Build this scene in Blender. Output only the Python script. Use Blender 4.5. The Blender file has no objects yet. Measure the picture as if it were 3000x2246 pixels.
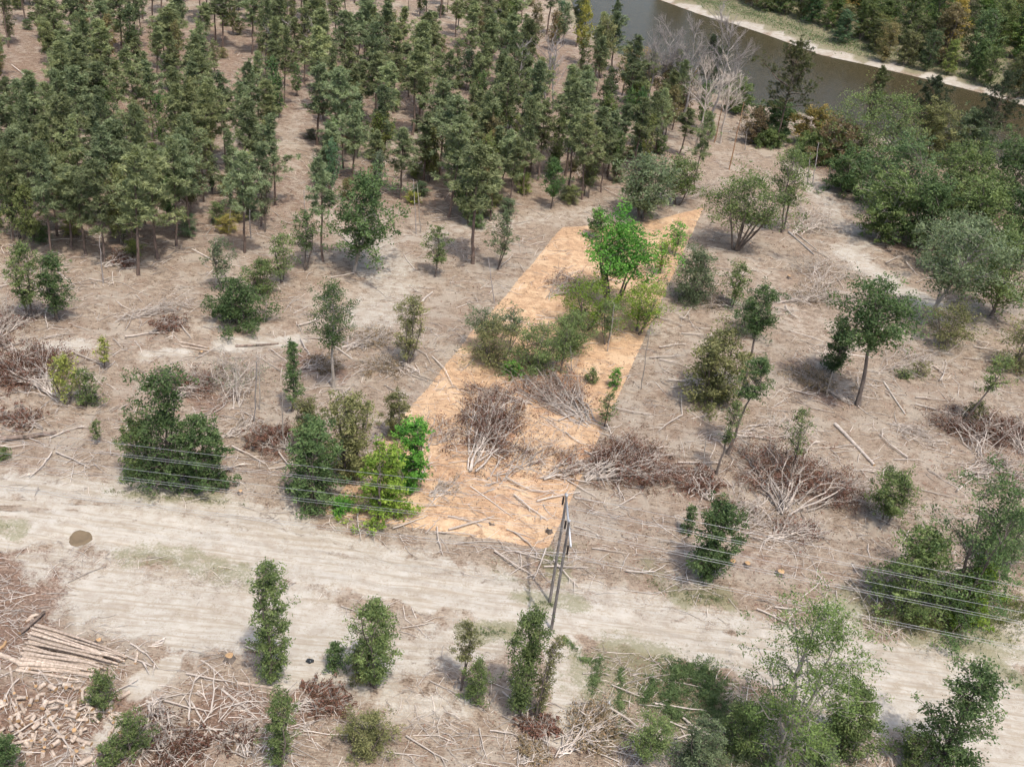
import bpy, math, random
import numpy as np
from mathutils import Matrix, Vector

# ------------------------------------------------------------------ camera, sky, sun, exposure
sc = bpy.context.scene
col = sc.collection
FPX, CX, CY = 3101.6, 1500.0, 1123.0           # focal length and principal point for a 3000 px wide frame
PITCH, ROLL, CAMZ = math.radians(30.81), math.radians(6.83), 75.66
Fv = np.array([0, math.cos(PITCH), -math.sin(PITCH)])
R0 = np.array([1.0, 0, 0]); U0 = np.array([0, math.sin(PITCH), math.cos(PITCH)])
Rc = math.cos(ROLL) * R0 + math.sin(ROLL) * U0
Uc = -math.sin(ROLL) * R0 + math.cos(ROLL) * U0
cd = bpy.data.cameras.new('camera'); cam = bpy.data.objects.new('camera', cd); col.objects.link(cam)
cd.sensor_width = 36.0; cd.lens = 36.0 * FPX / 3000.0; cd.clip_end = 6000; cd.clip_start = 1.0
M = Matrix(((Rc[0], Uc[0], -Fv[0], 0), (Rc[1], Uc[1], -Fv[1], 0), (Rc[2], Uc[2], -Fv[2], CAMZ), (0, 0, 0, 1)))
cam.matrix_world = M
sc.camera = cam

SUN_EL, SUN_AZ = math.radians(66.0), math.atan2(0.486, -0.874)     # azimuth from +Y towards +X
w = bpy.data.worlds.new('World'); sc.world = w; w.use_nodes = True
nt = w.node_tree; bg = nt.nodes['Background']
sky = nt.nodes.new('ShaderNodeTexSky'); sky.sky_type = 'NISHITA'; sky.sun_disc = False
sky.sun_elevation = SUN_EL; sky.sun_rotation = SUN_AZ; sky.dust_density = 3.0; sky.ozone_density = 0.8
nt.links.new(sky.outputs[0], bg.inputs[0]); bg.inputs[1].default_value = 0.15
sl = bpy.data.lights.new('sun', 'SUN'); sl.energy = 2.2; sl.angle = math.radians(1.2); sl.color = (1.0, 0.955, 0.89)
sun = bpy.data.objects.new('sun', sl); col.objects.link(sun)
sdir = Vector((math.sin(SUN_AZ) * math.cos(SUN_EL), math.cos(SUN_AZ) * math.cos(SUN_EL), math.sin(SUN_EL)))
sun.rotation_euler = sdir.to_track_quat('Z', 'Y').to_euler(); sun.location = (40, -60, 160)
vs = sc.view_settings; vs.view_transform = 'Standard'; vs.look = 'None'; vs.exposure = 0.66; vs.gamma = 1.0
vs.use_curve_mapping = False
sc.cycles.max_bounces = 4; sc.cycles.diffuse_bounces = 2; sc.cycles.transmission_bounces = 2; sc.cycles.glossy_bounces = 2
sc.cycles.use_denoising = True; sc.cycles.use_adaptive_sampling = True; sc.cycles.adaptive_threshold = 0.03; sc.cycles.adaptive_min_samples = 24

# ------------------------------------------------------------------ helpers
def G(px, py, z=0.0):
    """where the sight line through a point of the photograph meets the level z"""
    d = Fv + Rc * (px - CX) / FPX + Uc * (CY - py) / FPX
    t = (z - CAMZ) / d[2]
    return np.array([d[0] * t, d[1] * t, z])
def proj(p):
    v = np.asarray(p, float) - np.array([0, 0, CAMZ]); d = v @ Fv
    return CX + FPX * (v @ Rc) / d, CY - FPX * (v @ Uc) / d
def ppm(p):                                    # photo pixels per metre at p
    return FPX / np.linalg.norm(np.asarray(p, float) - np.array([0, 0, CAMZ]))
def tall(b, ty):
    lo, hi = 0.2, 45.0
    for _ in range(40):
        m = (lo + hi) / 2
        if proj([b[0], b[1], b[2] + m])[1] > ty: lo = m
        else: hi = m
    return lo
def seg_dist(P, line):
    """distance of points P (n,2) to a polyline"""
    best = np.full(len(P), 1e9)
    for a, b in zip(line[:-1], line[1:]):
        a = np.asarray(a[:2]); b = np.asarray(b[:2]); ab = b - a
        t = np.clip(((P - a) @ ab) / (ab @ ab + 1e-9), 0, 1)
        best = np.minimum(best, np.linalg.norm(P - (a + t[:, None] * ab), axis=1))
    return best
def inside(P, poly):
    poly = np.asarray(poly); x, y = P[:, 0], P[:, 1]; c = np.zeros(len(P), bool); j = len(poly) - 1
    for i in range(len(poly)):
        xi, yi = poly[i][:2]; xj, yj = poly[j][:2]
        c ^= ((yi > y) != (yj > y)) & (x < (xj - xi) * (y - yi) / (yj - yi + 1e-12) + xi); j = i
    return c
def sstep(a, b, x):
    t = np.clip((x - a) / (b - a), 0, 1); return t * t * (3 - 2 * t)
_pr = np.random.RandomState(5); _ph = _pr.rand(40) * 6.28; _an = _pr.rand(40) * 6.28
def wob(x, y, wl, k=0):
    """smooth noise, about -1..1, wavelength wl"""
    s = 0
    for i in range(6):
        a = _an[(k * 6 + i) % 40]; f = 6.283 / (wl * (0.6 + 0.16 * i))
        s = s + np.sin(f * (x * math.cos(a) + y * math.sin(a)) + _ph[(k * 7 + i) % 40])
    return s / 3.2

# river: water edges (level WZ)
WZ = -4.2
near_px = [(1655, -60), (1700, 60), (1790, 150), (1950, 235), (2130, 300), (2400, 365), (2620, 425), (2800, 465), (3000, 520)]
far_px = [(1760, -60), (1915, -5), (2050, 45), (2170, 78), (2300, 124), (2400, 163), (2500, 183), (2660, 221), (2800, 255), (2925, 288), (3000, 312)]
near_l = [G(x, y, WZ)[:2] for x, y in near_px]; far_l = [G(x, y, WZ)[:2] for x, y in far_px]
def extend(l, d):
    a = l[0] + (l[0] - l[1]) / np.linalg.norm(l[0] - l[1]) * d
    b = l[-1] + (l[-1] - l[-2]) / np.linalg.norm(l[-1] - l[-2]) * d
    return [a] + l + [b]
near_l, far_l = extend(near_l, 260), extend(far_l, 260)
river_poly = np.array(near_l + far_l[::-1])
def hf_np(x, y):
    P = np.stack([x, y], 1)
    z = 0.30 * wob(x, y, 38, 0) + 0.11 * wob(x, y, 9, 1)
    z = z * sstep(20, 60, np.hypot(x, y))
    near = (np.abs(x) < 700) & (y > 150)
    if near.any():
        Q = P[near]; dn = seg_dist(Q, near_l); df = seg_dist(Q, far_l); ins = inside(Q, river_poly)
        zz = z[near]
        farside = (df < dn) & ~ins
        nearside = ~ins & ~farside
        zb = np.where(ins, WZ - 0.25 - 0.1 * np.minimum(np.minimum(dn, df), 12), zz)
        t = sstep(0, 9, dn); zb = np.where(nearside, (WZ - 0.25) * (1 - t) + zz * t, zb)
        d2 = df + 1.5 * wob(Q[:, 0], Q[:, 1], 14, 3)
        fz = WZ - 0.25 + 1.0 * sstep(0, 6, df) + 3.2 * sstep(14, 42, d2)
        zb = np.where(farside, fz + 0.25 * zz, zb)
        z[near] = zb
    return z
def hf(x, y):
    return float(hf_np(np.array([float(x)]), np.array([float(y)]))[0])
def GP(px, py):
    p = G(px, py, 0.0)
    for _ in range(3):
        p = G(px, py, hf(p[0], p[1]))
    return p

class MB:
    """collects quads"""
    def __init__(s): s.V = []; s.F = []; s.T = []; s.n = 0; s.mi = []
    def add(s, V, F, tint=None, mi=0):
        V = np.asarray(V, float); F = np.asarray(F, int)
        s.V.append(V); s.F.append(F + s.n); s.n += len(V)
        s.T.append(np.full(len(V), 0.5) if tint is None else np.broadcast_to(np.asarray(tint, float), (len(V),)))
        s.mi.append(np.full(len(F), mi, int))
    def mesh(s, name, mats, smooth=False):
        me = bpy.data.meshes.new(name)
        if not s.V: return me
        V = np.concatenate(s.V); F = np.concatenate(s.F); T = np.concatenate(s.T)
        me.vertices.add(len(V)); me.vertices.foreach_set('co', V.astype(np.float32).ravel())
        me.loops.add(F.size); me.loops.foreach_set('vertex_index', F.ravel().astype(np.int32))
        me.polygons.add(len(F)); me.polygons.foreach_set('loop_start', (np.arange(len(F)) * 4).astype(np.int32))
        me.polygons.foreach_set('material_index', np.concatenate(s.mi).astype(np.int32))
        if smooth: me.polygons.foreach_set('use_smooth', np.ones(len(F), bool))
        for m in (mats if isinstance(mats, (list, tuple)) else [mats]): me.materials.append(m)
        at = me.attributes.new('tint', 'FLOAT', 'POINT'); at.data.foreach_set('value', T.astype(np.float32))
        me.update(calc_edges=True)
        return me

def tube(mb, path, rad, sides=5, tint=0.5, cap=False, mi=0, capmi=None):
    P = np.asarray(path, float); n = len(P); rad = np.broadcast_to(np.asarray(rad, float), (n,))
    T = np.gradient(P, axis=0); T /= np.linalg.norm(T, axis=1)[:, None] + 1e-9
    ref = np.array([0, 0, 1.0]) if abs(T[0][2]) < 0.8 else np.array([1.0, 0, 0])
    A = np.cross(T, ref); A /= np.linalg.norm(A, axis=1)[:, None] + 1e-9
    B = np.cross(T, A)
    ang = np.arange(sides) * 2 * math.pi / sides
    ring = A[:, None, :] * np.cos(ang)[None, :, None] + B[:, None, :] * np.sin(ang)[None, :, None]
    V = (P[:, None, :] + ring * rad[:, None, None]).reshape(-1, 3)
    i = np.arange(n - 1)[:, None] * sides; j = np.arange(sides)[None, :]; k = (j + 1) % sides
    F = np.stack([i + j, i + sides + j, i + sides + k, i + k], -1).reshape(-1, 4)
    mb.add(V, F, tint, mi)
    if cap:
        for e, r in ((0, 0), (n - 1, (n - 1) * sides)):
            C = np.vstack([V[r:r + sides], P[e]])
            Fc = [[2 * q, 2 * q + 1, (2 * q + 2) % sides, sides] for q in range(sides // 2)]
            mb.add(C, Fc, tint, mi if capmi is None else capmi)

def blades(mb, C, A, L, W, tint, rng, N=None, shape=0.45):
    """many diamond leaves: centres C, long axes A, lengths L, widths W"""
    n = len(C); A = A / (np.linalg.norm(A, axis=1)[:, None] + 1e-9)
    if N is None: N = rng.normal(size=(n, 3)) * 0.7 + np.array([0, 0, 1.0])
    S = np.cross(A, N); S /= np.linalg.norm(S, axis=1)[:, None] + 1e-9
    L = np.broadcast_to(L, (n,))[:, None]; W = np.broadcast_to(W, (n,))[:, None]
    v0 = C - A * L * 0.5; v2 = C + A * L * 0.5; m = C + A * L * (shape - 0.5)
    V = np.stack([v0, m + S * W * 0.5, v2, m - S * W * 0.5], 1).reshape(-1, 3)
    mb.add(V, np.arange(4 * n).reshape(n, 4), np.repeat(np.broadcast_to(tint, (n,)), 4))

def curve(p0, p1, bend, n=6, rng=None, jit=0.0):
    p0 = np.asarray(p0, float); p1 = np.asarray(p1, float); t = np.linspace(0, 1, n)[:, None]
    P = p0 * (1 - t) + p1 * t + np.asarray(bend, float) * (4 * t * (1 - t))
    if rng is not None and jit: P[1:-1] += rng.normal(size=(n - 2, 3)) * jit
    return P

# ------------------------------------------------------------------ materials
def newmat(name):
    m = bpy.data.materials.new(name); m.use_nodes = True; n = m.node_tree
    for x in list(n.nodes): n.nodes.remove(x)
    out = n.nodes.new('ShaderNodeOutputMaterial')
    return m, n, out
class NG:
    def __init__(s, n): s.n = n; s.l = n.links
    def node(s, t, **k):
        o = s.n.nodes.new(t)
        for a, v in k.items(): setattr(o, a, v)
        return o
    def put(s, sock, v):
        if hasattr(v, 'is_output') or hasattr(v, 'links'): s.l.new(v, sock)
        else: sock.default_value = v
    def math(s, op, a, b=0.0, c=None, clamp=False):
        o = s.node('ShaderNodeMath', operation=op, use_clamp=clamp); s.put(o.inputs[0], a); s.put(o.inputs[1], b)
        if c is not None: s.put(o.inputs[2], c)
        return o.outputs[0]
    def noise(s, vec, scale, detail=4, rough=0.6, dist=0.0):
        o = s.node('ShaderNodeTexNoise'); s.put(o.inputs['Vector'], vec); o.inputs['Scale'].default_value = scale
        o.inputs['Detail'].default_value = detail; o.inputs['Roughness'].default_value = rough
        o.inputs['Distortion'].default_value = dist
        return o.outputs[0]
    def mapv(s, vec, rot=(0, 0, 0), scale=(1, 1, 1)):
        o = s.node('ShaderNodeMapping'); s.put(o.inputs[0], vec); o.inputs['Rotation'].default_value = rot
        o.inputs['Scale'].default_value = scale; return o.outputs[0]
    def ramp(s, fac, stops):
        o = s.node('ShaderNodeValToRGB'); s.put(o.inputs[0], fac); e = o.color_ramp.elements
        while len(e) > len(stops): e.remove(e[-1])
        while len(e) < len(stops): e.new(0.5)
        for q, (p, c) in zip(e, stops): q.position = p; q.color = (c[0], c[1], c[2], 1)
        return o.outputs[0]
    def mix(s, fac, a, b, mode='MIX'):
        o = s.node('ShaderNodeMix', data_type='RGBA', blend_type=mode); s.put(o.inputs[0], fac)
        for q, v in ((6, a), (7, b)):
            if isinstance(v, tuple): v = (v[0], v[1], v[2], 1)
            s.put(o.inputs[q], v)
        return o.outputs[2]
    def sstep(s, x, a, b):
        o = s.node('ShaderNodeMapRange', interpolation_type='SMOOTHSTEP'); s.put(o.inputs[0], x)
        o.inputs[1].default_value = a; o.inputs[2].default_value = b; return o.outputs[0]
    def attr(s, name): 
        o = s.node('ShaderNodeAttribute'); o.attribute_name = name; return o

def principled(g, out, color, rough=0.85, spec=0.2, bump=None, bs=0.3, bd=0.05):
    p = g.node('ShaderNodeBsdfPrincipled'); g.put(p.inputs['Base Color'], color if not isinstance(color, tuple) else (*color, 1))
    g.put(p.inputs['Roughness'], rough); p.inputs['Specular IOR Level'].default_value = spec
    if bump is not None:
        b = g.node('ShaderNodeBump'); b.inputs['Strength'].default_value = bs; b.inputs['Distance'].default_value = bd
        g.put(b.inputs['Height'], bump); g.l.new(b.outputs[0], p.inputs['Normal'])
    g.l.new(p.outputs[0], out.inputs[0]); return p

def leaf_material(name, transl=0.28, rough=0.55):
    m, n, out = newmat(name); g = NG(n)
    oi = g.node('ShaderNodeObjectInfo'); t = g.attr('tint').outputs['Fac']
    v = g.math('MULTIPLY_ADD', t, 1.1, 0.45)
    r = g.math('MULTIPLY_ADD', oi.outputs['Random'], 0.34, 0.85)
    v = g.math('MULTIPLY', v, r)
    hs = g.node('ShaderNodeHueSaturation'); g.put(hs.inputs['Color'], oi.outputs['Color'])
    g.put(hs.inputs['Hue'], g.math('MULTIPLY_ADD', t, -0.035, 0.517)); g.put(hs.inputs['Value'], v)
    d = g.node('ShaderNodeBsdfPrincipled'); g.l.new(hs.outputs[0], d.inputs['Base Color'])
    d.inputs['Roughness'].default_value = rough; d.inputs['Specular IOR Level'].default_value = 0.12
    tr = g.node('ShaderNodeBsdfTranslucent')
    tc = g.mix(1.0, hs.outputs[0], (1.15, 1.25, 0.7), 'MULTIPLY'); g.l.new(tc, tr.inputs[0])
    mx = g.node('ShaderNodeMixShader'); mx.inputs[0].default_value = transl
    g.l.new(d.outputs[0], mx.inputs[1]); g.l.new(tr.outputs[0], mx.inputs[2]); g.l.new(mx.outputs[0], out.inputs[0])
    return m
LEAF = leaf_material('leaf', 0.34); NEEDLE = leaf_material('needle', 0.26, 0.6); DRY = leaf_material('dry_leaf', 0.12, 0.8)

def bark_material(name, a, b, scale=3.0):
    m, n, out = newmat(name); g = NG(n); geo = g.node('ShaderNodeNewGeometry')
    oi = g.node('ShaderNodeObjectInfo')
    tc = g.node('ShaderNodeTexCoord'); v = g.mapv(tc.outputs['Object'], scale=(1, 1, 0.35))
    f = g.noise(v, scale, 5, 0.7); t = g.attr('tint').outputs['Fac']
    c = g.ramp(f, [(0.3, a), (0.7, b)])
    k = g.math('MULTIPLY_ADD', t, 0.8, 0.6); k = g.math('MULTIPLY', k, g.math('MULTIPLY_ADD', oi.outputs['Random'], 0.3, 0.85))
    hs = g.node('ShaderNodeHueSaturation'); g.l.new(c, hs.inputs['Color']); g.put(hs.inputs['Value'], k)
    principled(g, out, hs.outputs[0], 0.9, 0.15, f, 0.6, 0.05); return m
BARK = bark_material('bark', (0.07, 0.055, 0.045), (0.22, 0.18, 0.15))
PINEBARK = bark_material('pine_bark', (0.075, 0.055, 0.045), (0.24, 0.175, 0.14))
PALEBARK = bark_material('pale_bark', (0.2, 0.17, 0.14), (0.47, 0.42, 0.36))
DEADWOOD = bark_material('dead_wood', (0.30, 0.245, 0.20), (0.64, 0.56, 0.48), 2.0)
GREYWOOD = bark_material('grey_dead_wood', (0.21, 0.185, 0.17), (0.42, 0.375, 0.345), 2.0)
ORANGEBARK = bark_material('orange_dead_bark', (0.2, 0.11, 0.06), (0.44, 0.27, 0.16), 2.0)
DARKWOOD = bark_material('rotten_wood', (0.03, 0.025, 0.02), (0.32, 0.24, 0.19), 1.6)
LOGBARK = bark_material('log_bark', (0.22, 0.165, 0.125), (0.60, 0.49, 0.39), 4.0)
CUT = bark_material('cut_wood', (0.34, 0.20, 0.10), (0.52, 0.35, 0.19), 6.0)
POLEWOOD = bark_material('pole_wood', (0.08, 0.07, 0.065), (0.26, 0.235, 0.215), 5.0)

def simple(name, color, rough=0.6, spec=0.3, metal=0.0):
    m, n, out = newmat(name); g = NG(n); tc = g.node('ShaderNodeTexCoord')
    f = g.noise(tc.outputs['Object'], 3.0, 4); c = g.mix(f, tuple(q * 0.75 for q in color), tuple(min(1, q * 1.2) for q in color))
    p = principled(g, out, c, rough, spec); p.inputs['Metallic'].default_value = metal; return m
STEEL = simple('galvanised_steel', (0.46, 0.465, 0.47), 0.45, 0.5, 0.3)
WIRE = simple('aluminium_wire', (0.44, 0.44, 0.44), 0.4, 0.5, 0.4)
PORCELAIN = simple('brown_insulator', (0.06, 0.045, 0.04), 0.25, 0.5)
PLASTIC = simple('black_plastic', (0.03, 0.035, 0.04), 0.4, 0.5)
BAGWHITE = simple('white_plastic', (0.6, 0.63, 0.66), 0.5, 0.4)

_ra, _rb = G(300, 1520), G(2230, 1945); ROADANG = math.atan2(_rb[1] - _ra[1], _rb[0] - _ra[0])
def ground_material():
    m, n, out = newmat('ground_soil'); g = NG(n)
    pos = g.node('ShaderNodeNewGeometry').outputs['Position']
    zone = g.node('ShaderNodeAttribute'); zone.attribute_name = 'zone'
    sep = g.node('ShaderNodeSeparateColor'); g.l.new(zone.outputs['Color'], sep.inputs[0])
    zone2 = g.attr('zone2').outputs['Fac']
    def ncol(v, sc, det, ro=0.65, dist=0.0):            # three independent noises from one node
        o = g.node('ShaderNodeTexNoise'); g.put(o.inputs['Vector'], v); o.inputs['Scale'].default_value = sc
        o.inputs['Detail'].default_value = det; o.inputs['Roughness'].default_value = ro; o.inputs['Distortion'].default_value = dist
        s = g.node('ShaderNodeSeparateColor'); g.l.new(o.outputs['Color'], s.inputs[0]); return s.outputs
    patch, big, big_b = ncol(pos, 0.20, 4)
    med, med_b, med_c = ncol(pos, 0.8, 3)
    fine, tiny, fine_b = ncol(pos, 4.2, 4, 0.75)
    s1 = ncol(g.mapv(pos, (0, 0, 0.25), (1.0, 9.0, 1)), 1.0, 2, 0.65); s2 = ncol(g.mapv(pos, (0, 0, -0.85), (0.8, 8.0, 1)), 1.0, 2, 0.65)
    b1 = ncol(g.mapv(pos, (0, 0, 0.5), (0.45, 3.4, 1)), 1.0, 2, 0.65)
    st = g.sstep(g.math('MAXIMUM', s1[0], s2[0]), 0.54, 0.70); dk = g.sstep(g.math('MAXIMUM', s1[1], s2[1]), 0.55, 0.70); lt = g.sstep(g.math('MAXIMUM', b1[0], b1[1]), 0.53, 0.70)
    litter = g.ramp(g.math('ADD', g.math('MULTIPLY', med, 0.45), g.math('MULTIPLY', fine, 0.55)),
                    [(0.34, (0.105, 0.074, 0.054)), (0.45, (0.25, 0.185, 0.138)), (0.55, (0.35, 0.272, 0.208)), (0.68, (0.45, 0.37, 0.295))])
    litter = g.mix(g.math('MULTIPLY', g.sstep(patch, 0.49, 0.58), 0.78), litter, g.mix(fine_b, (0.31, 0.25, 0.195), (0.48, 0.415, 0.35)))
    litter = g.mix(g.math('MULTIPLY', g.sstep(big, 0.51, 0.64), 0.50), litter, g.mix(fine_b, (0.15, 0.096, 0.068), (0.34, 0.232, 0.168)))
    litter = g.mix(g.math('MULTIPLY', lt, 0.35), litter, (0.43, 0.36, 0.29))
    bare = g.math('MULTIPLY_ADD', g.sstep(patch, 0.49, 0.58), -0.6, 1.0)
    litter = g.mix(g.math('MULTIPLY', g.math('MULTIPLY', dk, bare), 0.6), litter, (0.12, 0.08, 0.06))
    litter = g.mix(g.math('MULTIPLY', g.math('MULTIPLY', st, bare), 0.5), litter, (0.48, 0.405, 0.325))
    duff = g.ramp(fine, [(0.35, (0.085, 0.05, 0.037)), (0.52, (0.20, 0.122, 0.09)), (0.68, (0.36, 0.25, 0.19))])
    duff = g.mix(g.math('MULTIPLY', st, 0.4), duff, (0.45, 0.345, 0.27))
    dm = g.sstep(g.math('ADD', sep.outputs[2], g.math('MULTIPLY_ADD', med_b, 0.9, -0.45)), 0.25, 0.75)
    c = g.mix(g.math('MULTIPLY', dm, 0.85), litter, duff)
    sand = g.ramp(g.math('ADD', g.math('MULTIPLY', big_b, 0.35), g.math('MULTIPLY', med_c, 0.65)), [(0.36, (0.36, 0.308, 0.258)), (0.5, (0.435, 0.39, 0.338)), (0.62, (0.49, 0.45, 0.405))])
    sand = g.mix(g.math('MULTIPLY', g.sstep(g.math('ADD', g.math('MULTIPLY', tiny, 0.6), g.math('MULTIPLY', med, 0.4)), 0.515, 0.62), 0.62), sand, (0.27, 0.215, 0.155))
    sm = g.math('ADD', sep.outputs[0], g.math('MULTIPLY_ADD', g.math('ADD', g.math('MULTIPLY', med, 0.5), g.math('MULTIPLY', fine, 0.5)), 1.7, -0.85))
    rw = g.mapv(pos, (0, 0, ROADANG), (0.10, 1.9, 1)); r1 = ncol(rw, 1.0, 4, 0.7)
    sand = g.mix(g.math('MULTIPLY', g.sstep(r1[0], 0.50, 0.60), 0.68), sand, g.mix(fine_b, (0.27, 0.215, 0.155), (0.40, 0.34, 0.27)))
    sand = g.mix(g.math('MULTIPLY', g.sstep(r1[1], 0.52, 0.64), 0.5), sand, (0.52, 0.475, 0.42))
    sandm = g.sstep(sm, 0.26, 0.62)
    c = g.mix(g.math('MULTIPLY', sandm, 0.95), c, sand)
    weed = g.mix(fine, (0.12, 0.125, 0.06), (0.29, 0.265, 0.165))
    gm = g.sstep(g.math('ADD', zone2, g.math('MULTIPLY_ADD', g.math('ADD', g.math('MULTIPLY', tiny, 0.6), g.math('MULTIPLY', med_b, 0.4)), 1.9, -1.0)), 0.25, 0.6)
    c = g.mix(g.math('MULTIPLY', gm, 0.7), c, weed)
    c = g.mix(1.0, c, (0.985, 0.985, 0.94), 'MULTIPLY')
    brightened_soil = g.mix(1.0, c, (1.66, 1.38, 1.08), 'MULTIPLY')  # lot brightening: lighter, warmer tint multiplied into the soil colour
    brightened_soil = g.mix(0.13, brightened_soil, g.mix(fine_b, (0.48, 0.28, 0.165), (0.78, 0.60, 0.43)))
    c = g.mix(sep.outputs[1], c, brightened_soil)
    h = g.math('MULTIPLY', fine, g.math('MULTIPLY_ADD', sandm, -0.75, 1.0))
    principled(g, out, c, 0.95, 0.1, h, 0.9, 0.22)
    return m
GROUND = ground_material()

def water_material():
    m, n, out = newmat('river_water'); g = NG(n); pos = g.node('ShaderNodeNewGeometry').outputs['Position']
    rip = g.noise(g.mapv(pos, scale=(1, 1.6, 1)), 1.1, 4, 0.65); sw = g.noise(pos, 0.06, 3, 0.5)
    c = g.mix(sw, (0.044, 0.035, 0.017), (0.062, 0.050, 0.027))
    p = principled(g, out, c, 0.16, 0.06, rip, 0.7, 0.08); p.inputs['IOR'].default_value = 1.33
    return m
WATER = water_material()

# ------------------------------------------------------------------ objects
def link(o, parent=None):
    col.objects.link(o)
    if parent is not None: o.parent = parent
    return o
def tag(o, label=None, cat=None, group=None, kind=None):
    if label: o['label'] = label
    if cat: o['category'] = cat
    if group: o['group'] = group
    if kind: o['kind'] = kind
    return o
def empty(name, loc, rz=0.0, scale=(1, 1, 1)):
    e = bpy.data.objects.new(name, None); col.objects.link(e); e.location = loc; e.rotation_euler = (0, 0, rz); e.scale = scale
    e.empty_display_size = 0.5
    return e
def part(name, me, parent, color=None):
    o = bpy.data.objects.new(name, me); link(o, parent)
    if color is not None: o.color = (*color, 1)
    return o
def single(name, me, loc=(0, 0, 0), rot=(0, 0, 0), color=None):
    o = bpy.data.objects.new(name, me); link(o); o.location = loc; o.rotation_euler = rot
    if color is not None: o.color = (*color, 1)
    return o

# ------------------------------------------------------------------ ground, road, water
LOT = [GP(*p)[:2] for p in [(940, 1507), (1648, 664), (1850, 655), (2062, 608), (1607, 1610)]]
LOTC = np.mean(LOT, 0)
def wl(pts): return [GP(x, y)[:2] for x, y in pts]
ROAD = wl([(-260, 1490), (0, 1500), (300, 1520), (620, 1570), (900, 1640), (1200, 1715), (1560, 1785), (1900, 1850), (2230, 1945), (2600, 2010), (3050, 2080), (3300, 2120)])
SANDS = [(wl(p), wd, st) for p, wd, st in [
    ([(-160, 1420), (0, 1425), (300, 1440), (620, 1480), (860, 1545)], 3.4, 0.62),
    ([(-160, 1545), (0, 1560), (220, 1540), (420, 1575), (800, 1640), (1200, 1725), (1560, 1790), (1900, 1850), (2230, 1950), (2500, 2000)], 3.0, 1.0),
    ([(350, 1510), (900, 1600), (1400, 1720), (1700, 1800)], 4.5, 0.60),
    ([(2230, 1900), (2450, 1950), (2700, 1960), (2920, 1890), (3150, 1810)], 4.2, 1.0),
    ([(2400, 1900), (2480, 1790)], 2.4, 0.9),
    ([(2450, 2000), (2750, 2080), (3050, 2200)], 6.0, 1.0), ([(2700, 2030), (3050, 2060)], 4.5, 0.95),
    ([(1640, 1880), (1665, 2000), (1655, 2150)], 2.2, 0.95),
    ([(300, 1740), (600, 1830), (850, 1800), (950, 1900)], 5.5, 0.75), ([(120, 1640), (420, 1700), (900, 1740)], 3.5, 0.55),
    ([(500, 1950), (400, 2020)], 1.6, 0.8), ([(260, 2190), (330, 2130)], 1.2, 0.6), ([(880, 1960), (830, 1990)], 2.0, 0.75),
    ([(1000, 1990), (1250, 1900), (1450, 1870)], 4.0, 0.6), ([(1150, 2060), (1350, 2060)], 2.5, 0.5),
    ([(1680, 1720), (2000, 1790), (2250, 1850)], 2.5, 0.62), ([(2050, 1600), (2250, 1640)], 2.5, 0.35),
    ([(90, 1022), (270, 1008)], 1.9, 0.72), ([(640, 1012), (860, 1000)], 2.0, 0.9), ([(420, 1040), (540, 1035)], 1.6, 0.75), ([(560, 960), (800, 960)], 2.2, 0.45),
    ([(2480, 740), (2560, 800), (2720, 890)], 4.0, 0.75), ([(2330, 480), (2400, 560), (2450, 640), (2530, 720)], 4.5, 0.5),
    ([(985, 130), (940, 220), (890, 300), (860, 370), (840, 450), (880, 560), (1000, 680), (1100, 760)], 3.0, 0.36), ([(1080, 700), (1150, 830), (1090, 930)], 7.0, 0.5),
    ([(1200, 690), (1500, 650), (1750, 620)], 4.0, 0.42), ([(2100, 1080), (2300, 1260)], 3.0, 0.3), ([(2200, 760), (2400, 1000)], 5, 0.3),
    ([(1700, 760), (1560, 900)], 4.0, 0.3), ([(1560, 1330), (1500, 1560), (1250, 1520)], 3.0, 0.35), ([(1900, 1000), (1980, 950)], 3, .3),
    ([(0, 1340), (500, 1400), (760, 1470)], 2.5, 0.25)] + [([(0, 1405 + o), (300, 1425 + o), (620, 1475 + o), (900, 1550 + o), (1200, 1630 + o)], 0.55, 0.8) for o in (10, 34, 66, 100, 128)]
    + [([(1180, 1690 + o), (1560, 1770 + o), (1900, 1835 + o), (2230, 1925 + o), (2600, 1990 + o)], 0.6, 0.85) for o in (0, 24, 52)]]
DUFFS = [(wl(p), wd, st) for p, wd, st in [
    ([(-60, 1690), (160, 1700)], 5.5, 1.0), ([(-20, 1800), (60, 1850)], 4.0, 0.9), ([(0, 2100), (330, 2120)], 5.5, 0.75), ([(400, 2220), (560, 2200)], 3.5, 0.8),
    ([(640, 2080), (960, 2060)], 3.0, 0.8), ([(0, 560), (400, 640), (900, 560), (1500, 520), (1850, 470)], 22, 0.48), ([(0, 200), (1500, 200)], 70, 0.52),
    ([(0, 1110), (150, 1090)], 4.0, 0.8), ([(550, 1130), (620, 1180)], 3.5, 0.7), ([(790, 1290), (830, 1320)], 2.8, 0.8), ([(880, 1060), (980, 1080)], 4.0, 0.7),
    ([(1420, 1300), (1470, 1250)], 3.0, 0.9), ([(1560, 1130), (1640, 1120)], 4.5, 0.8), ([(1780, 1340), (1900, 1360)], 4.2, 0.85), ([(2260, 1400), (2420, 1420)], 4.5, 0.9),
    ([(2010, 1400), (2060, 1440)], 3.2, 0.8), ([(2850, 1260), (3000, 1290)], 5.0, 0.95), ([(2350, 1080), (2450, 1170)], 4.0, 0.6), ([(2600, 720), (2760, 690)], 5.0, 0.6),
    ([(1560, 2130), (1600, 2170)], 2.2, 0.8), ([(1700, 2150), (1780, 2140)], 3.0, 0.7), ([(1250, 1350), (1500, 1420)], 7.0, 0.42), ([(2100, 1640), (2300, 1660)], 3, 0.5),
    ([(2680, 560), (2950, 640)], 9, 0.6), ([(2400, 480), (2700, 500)], 9, 0.7)]]
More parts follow.
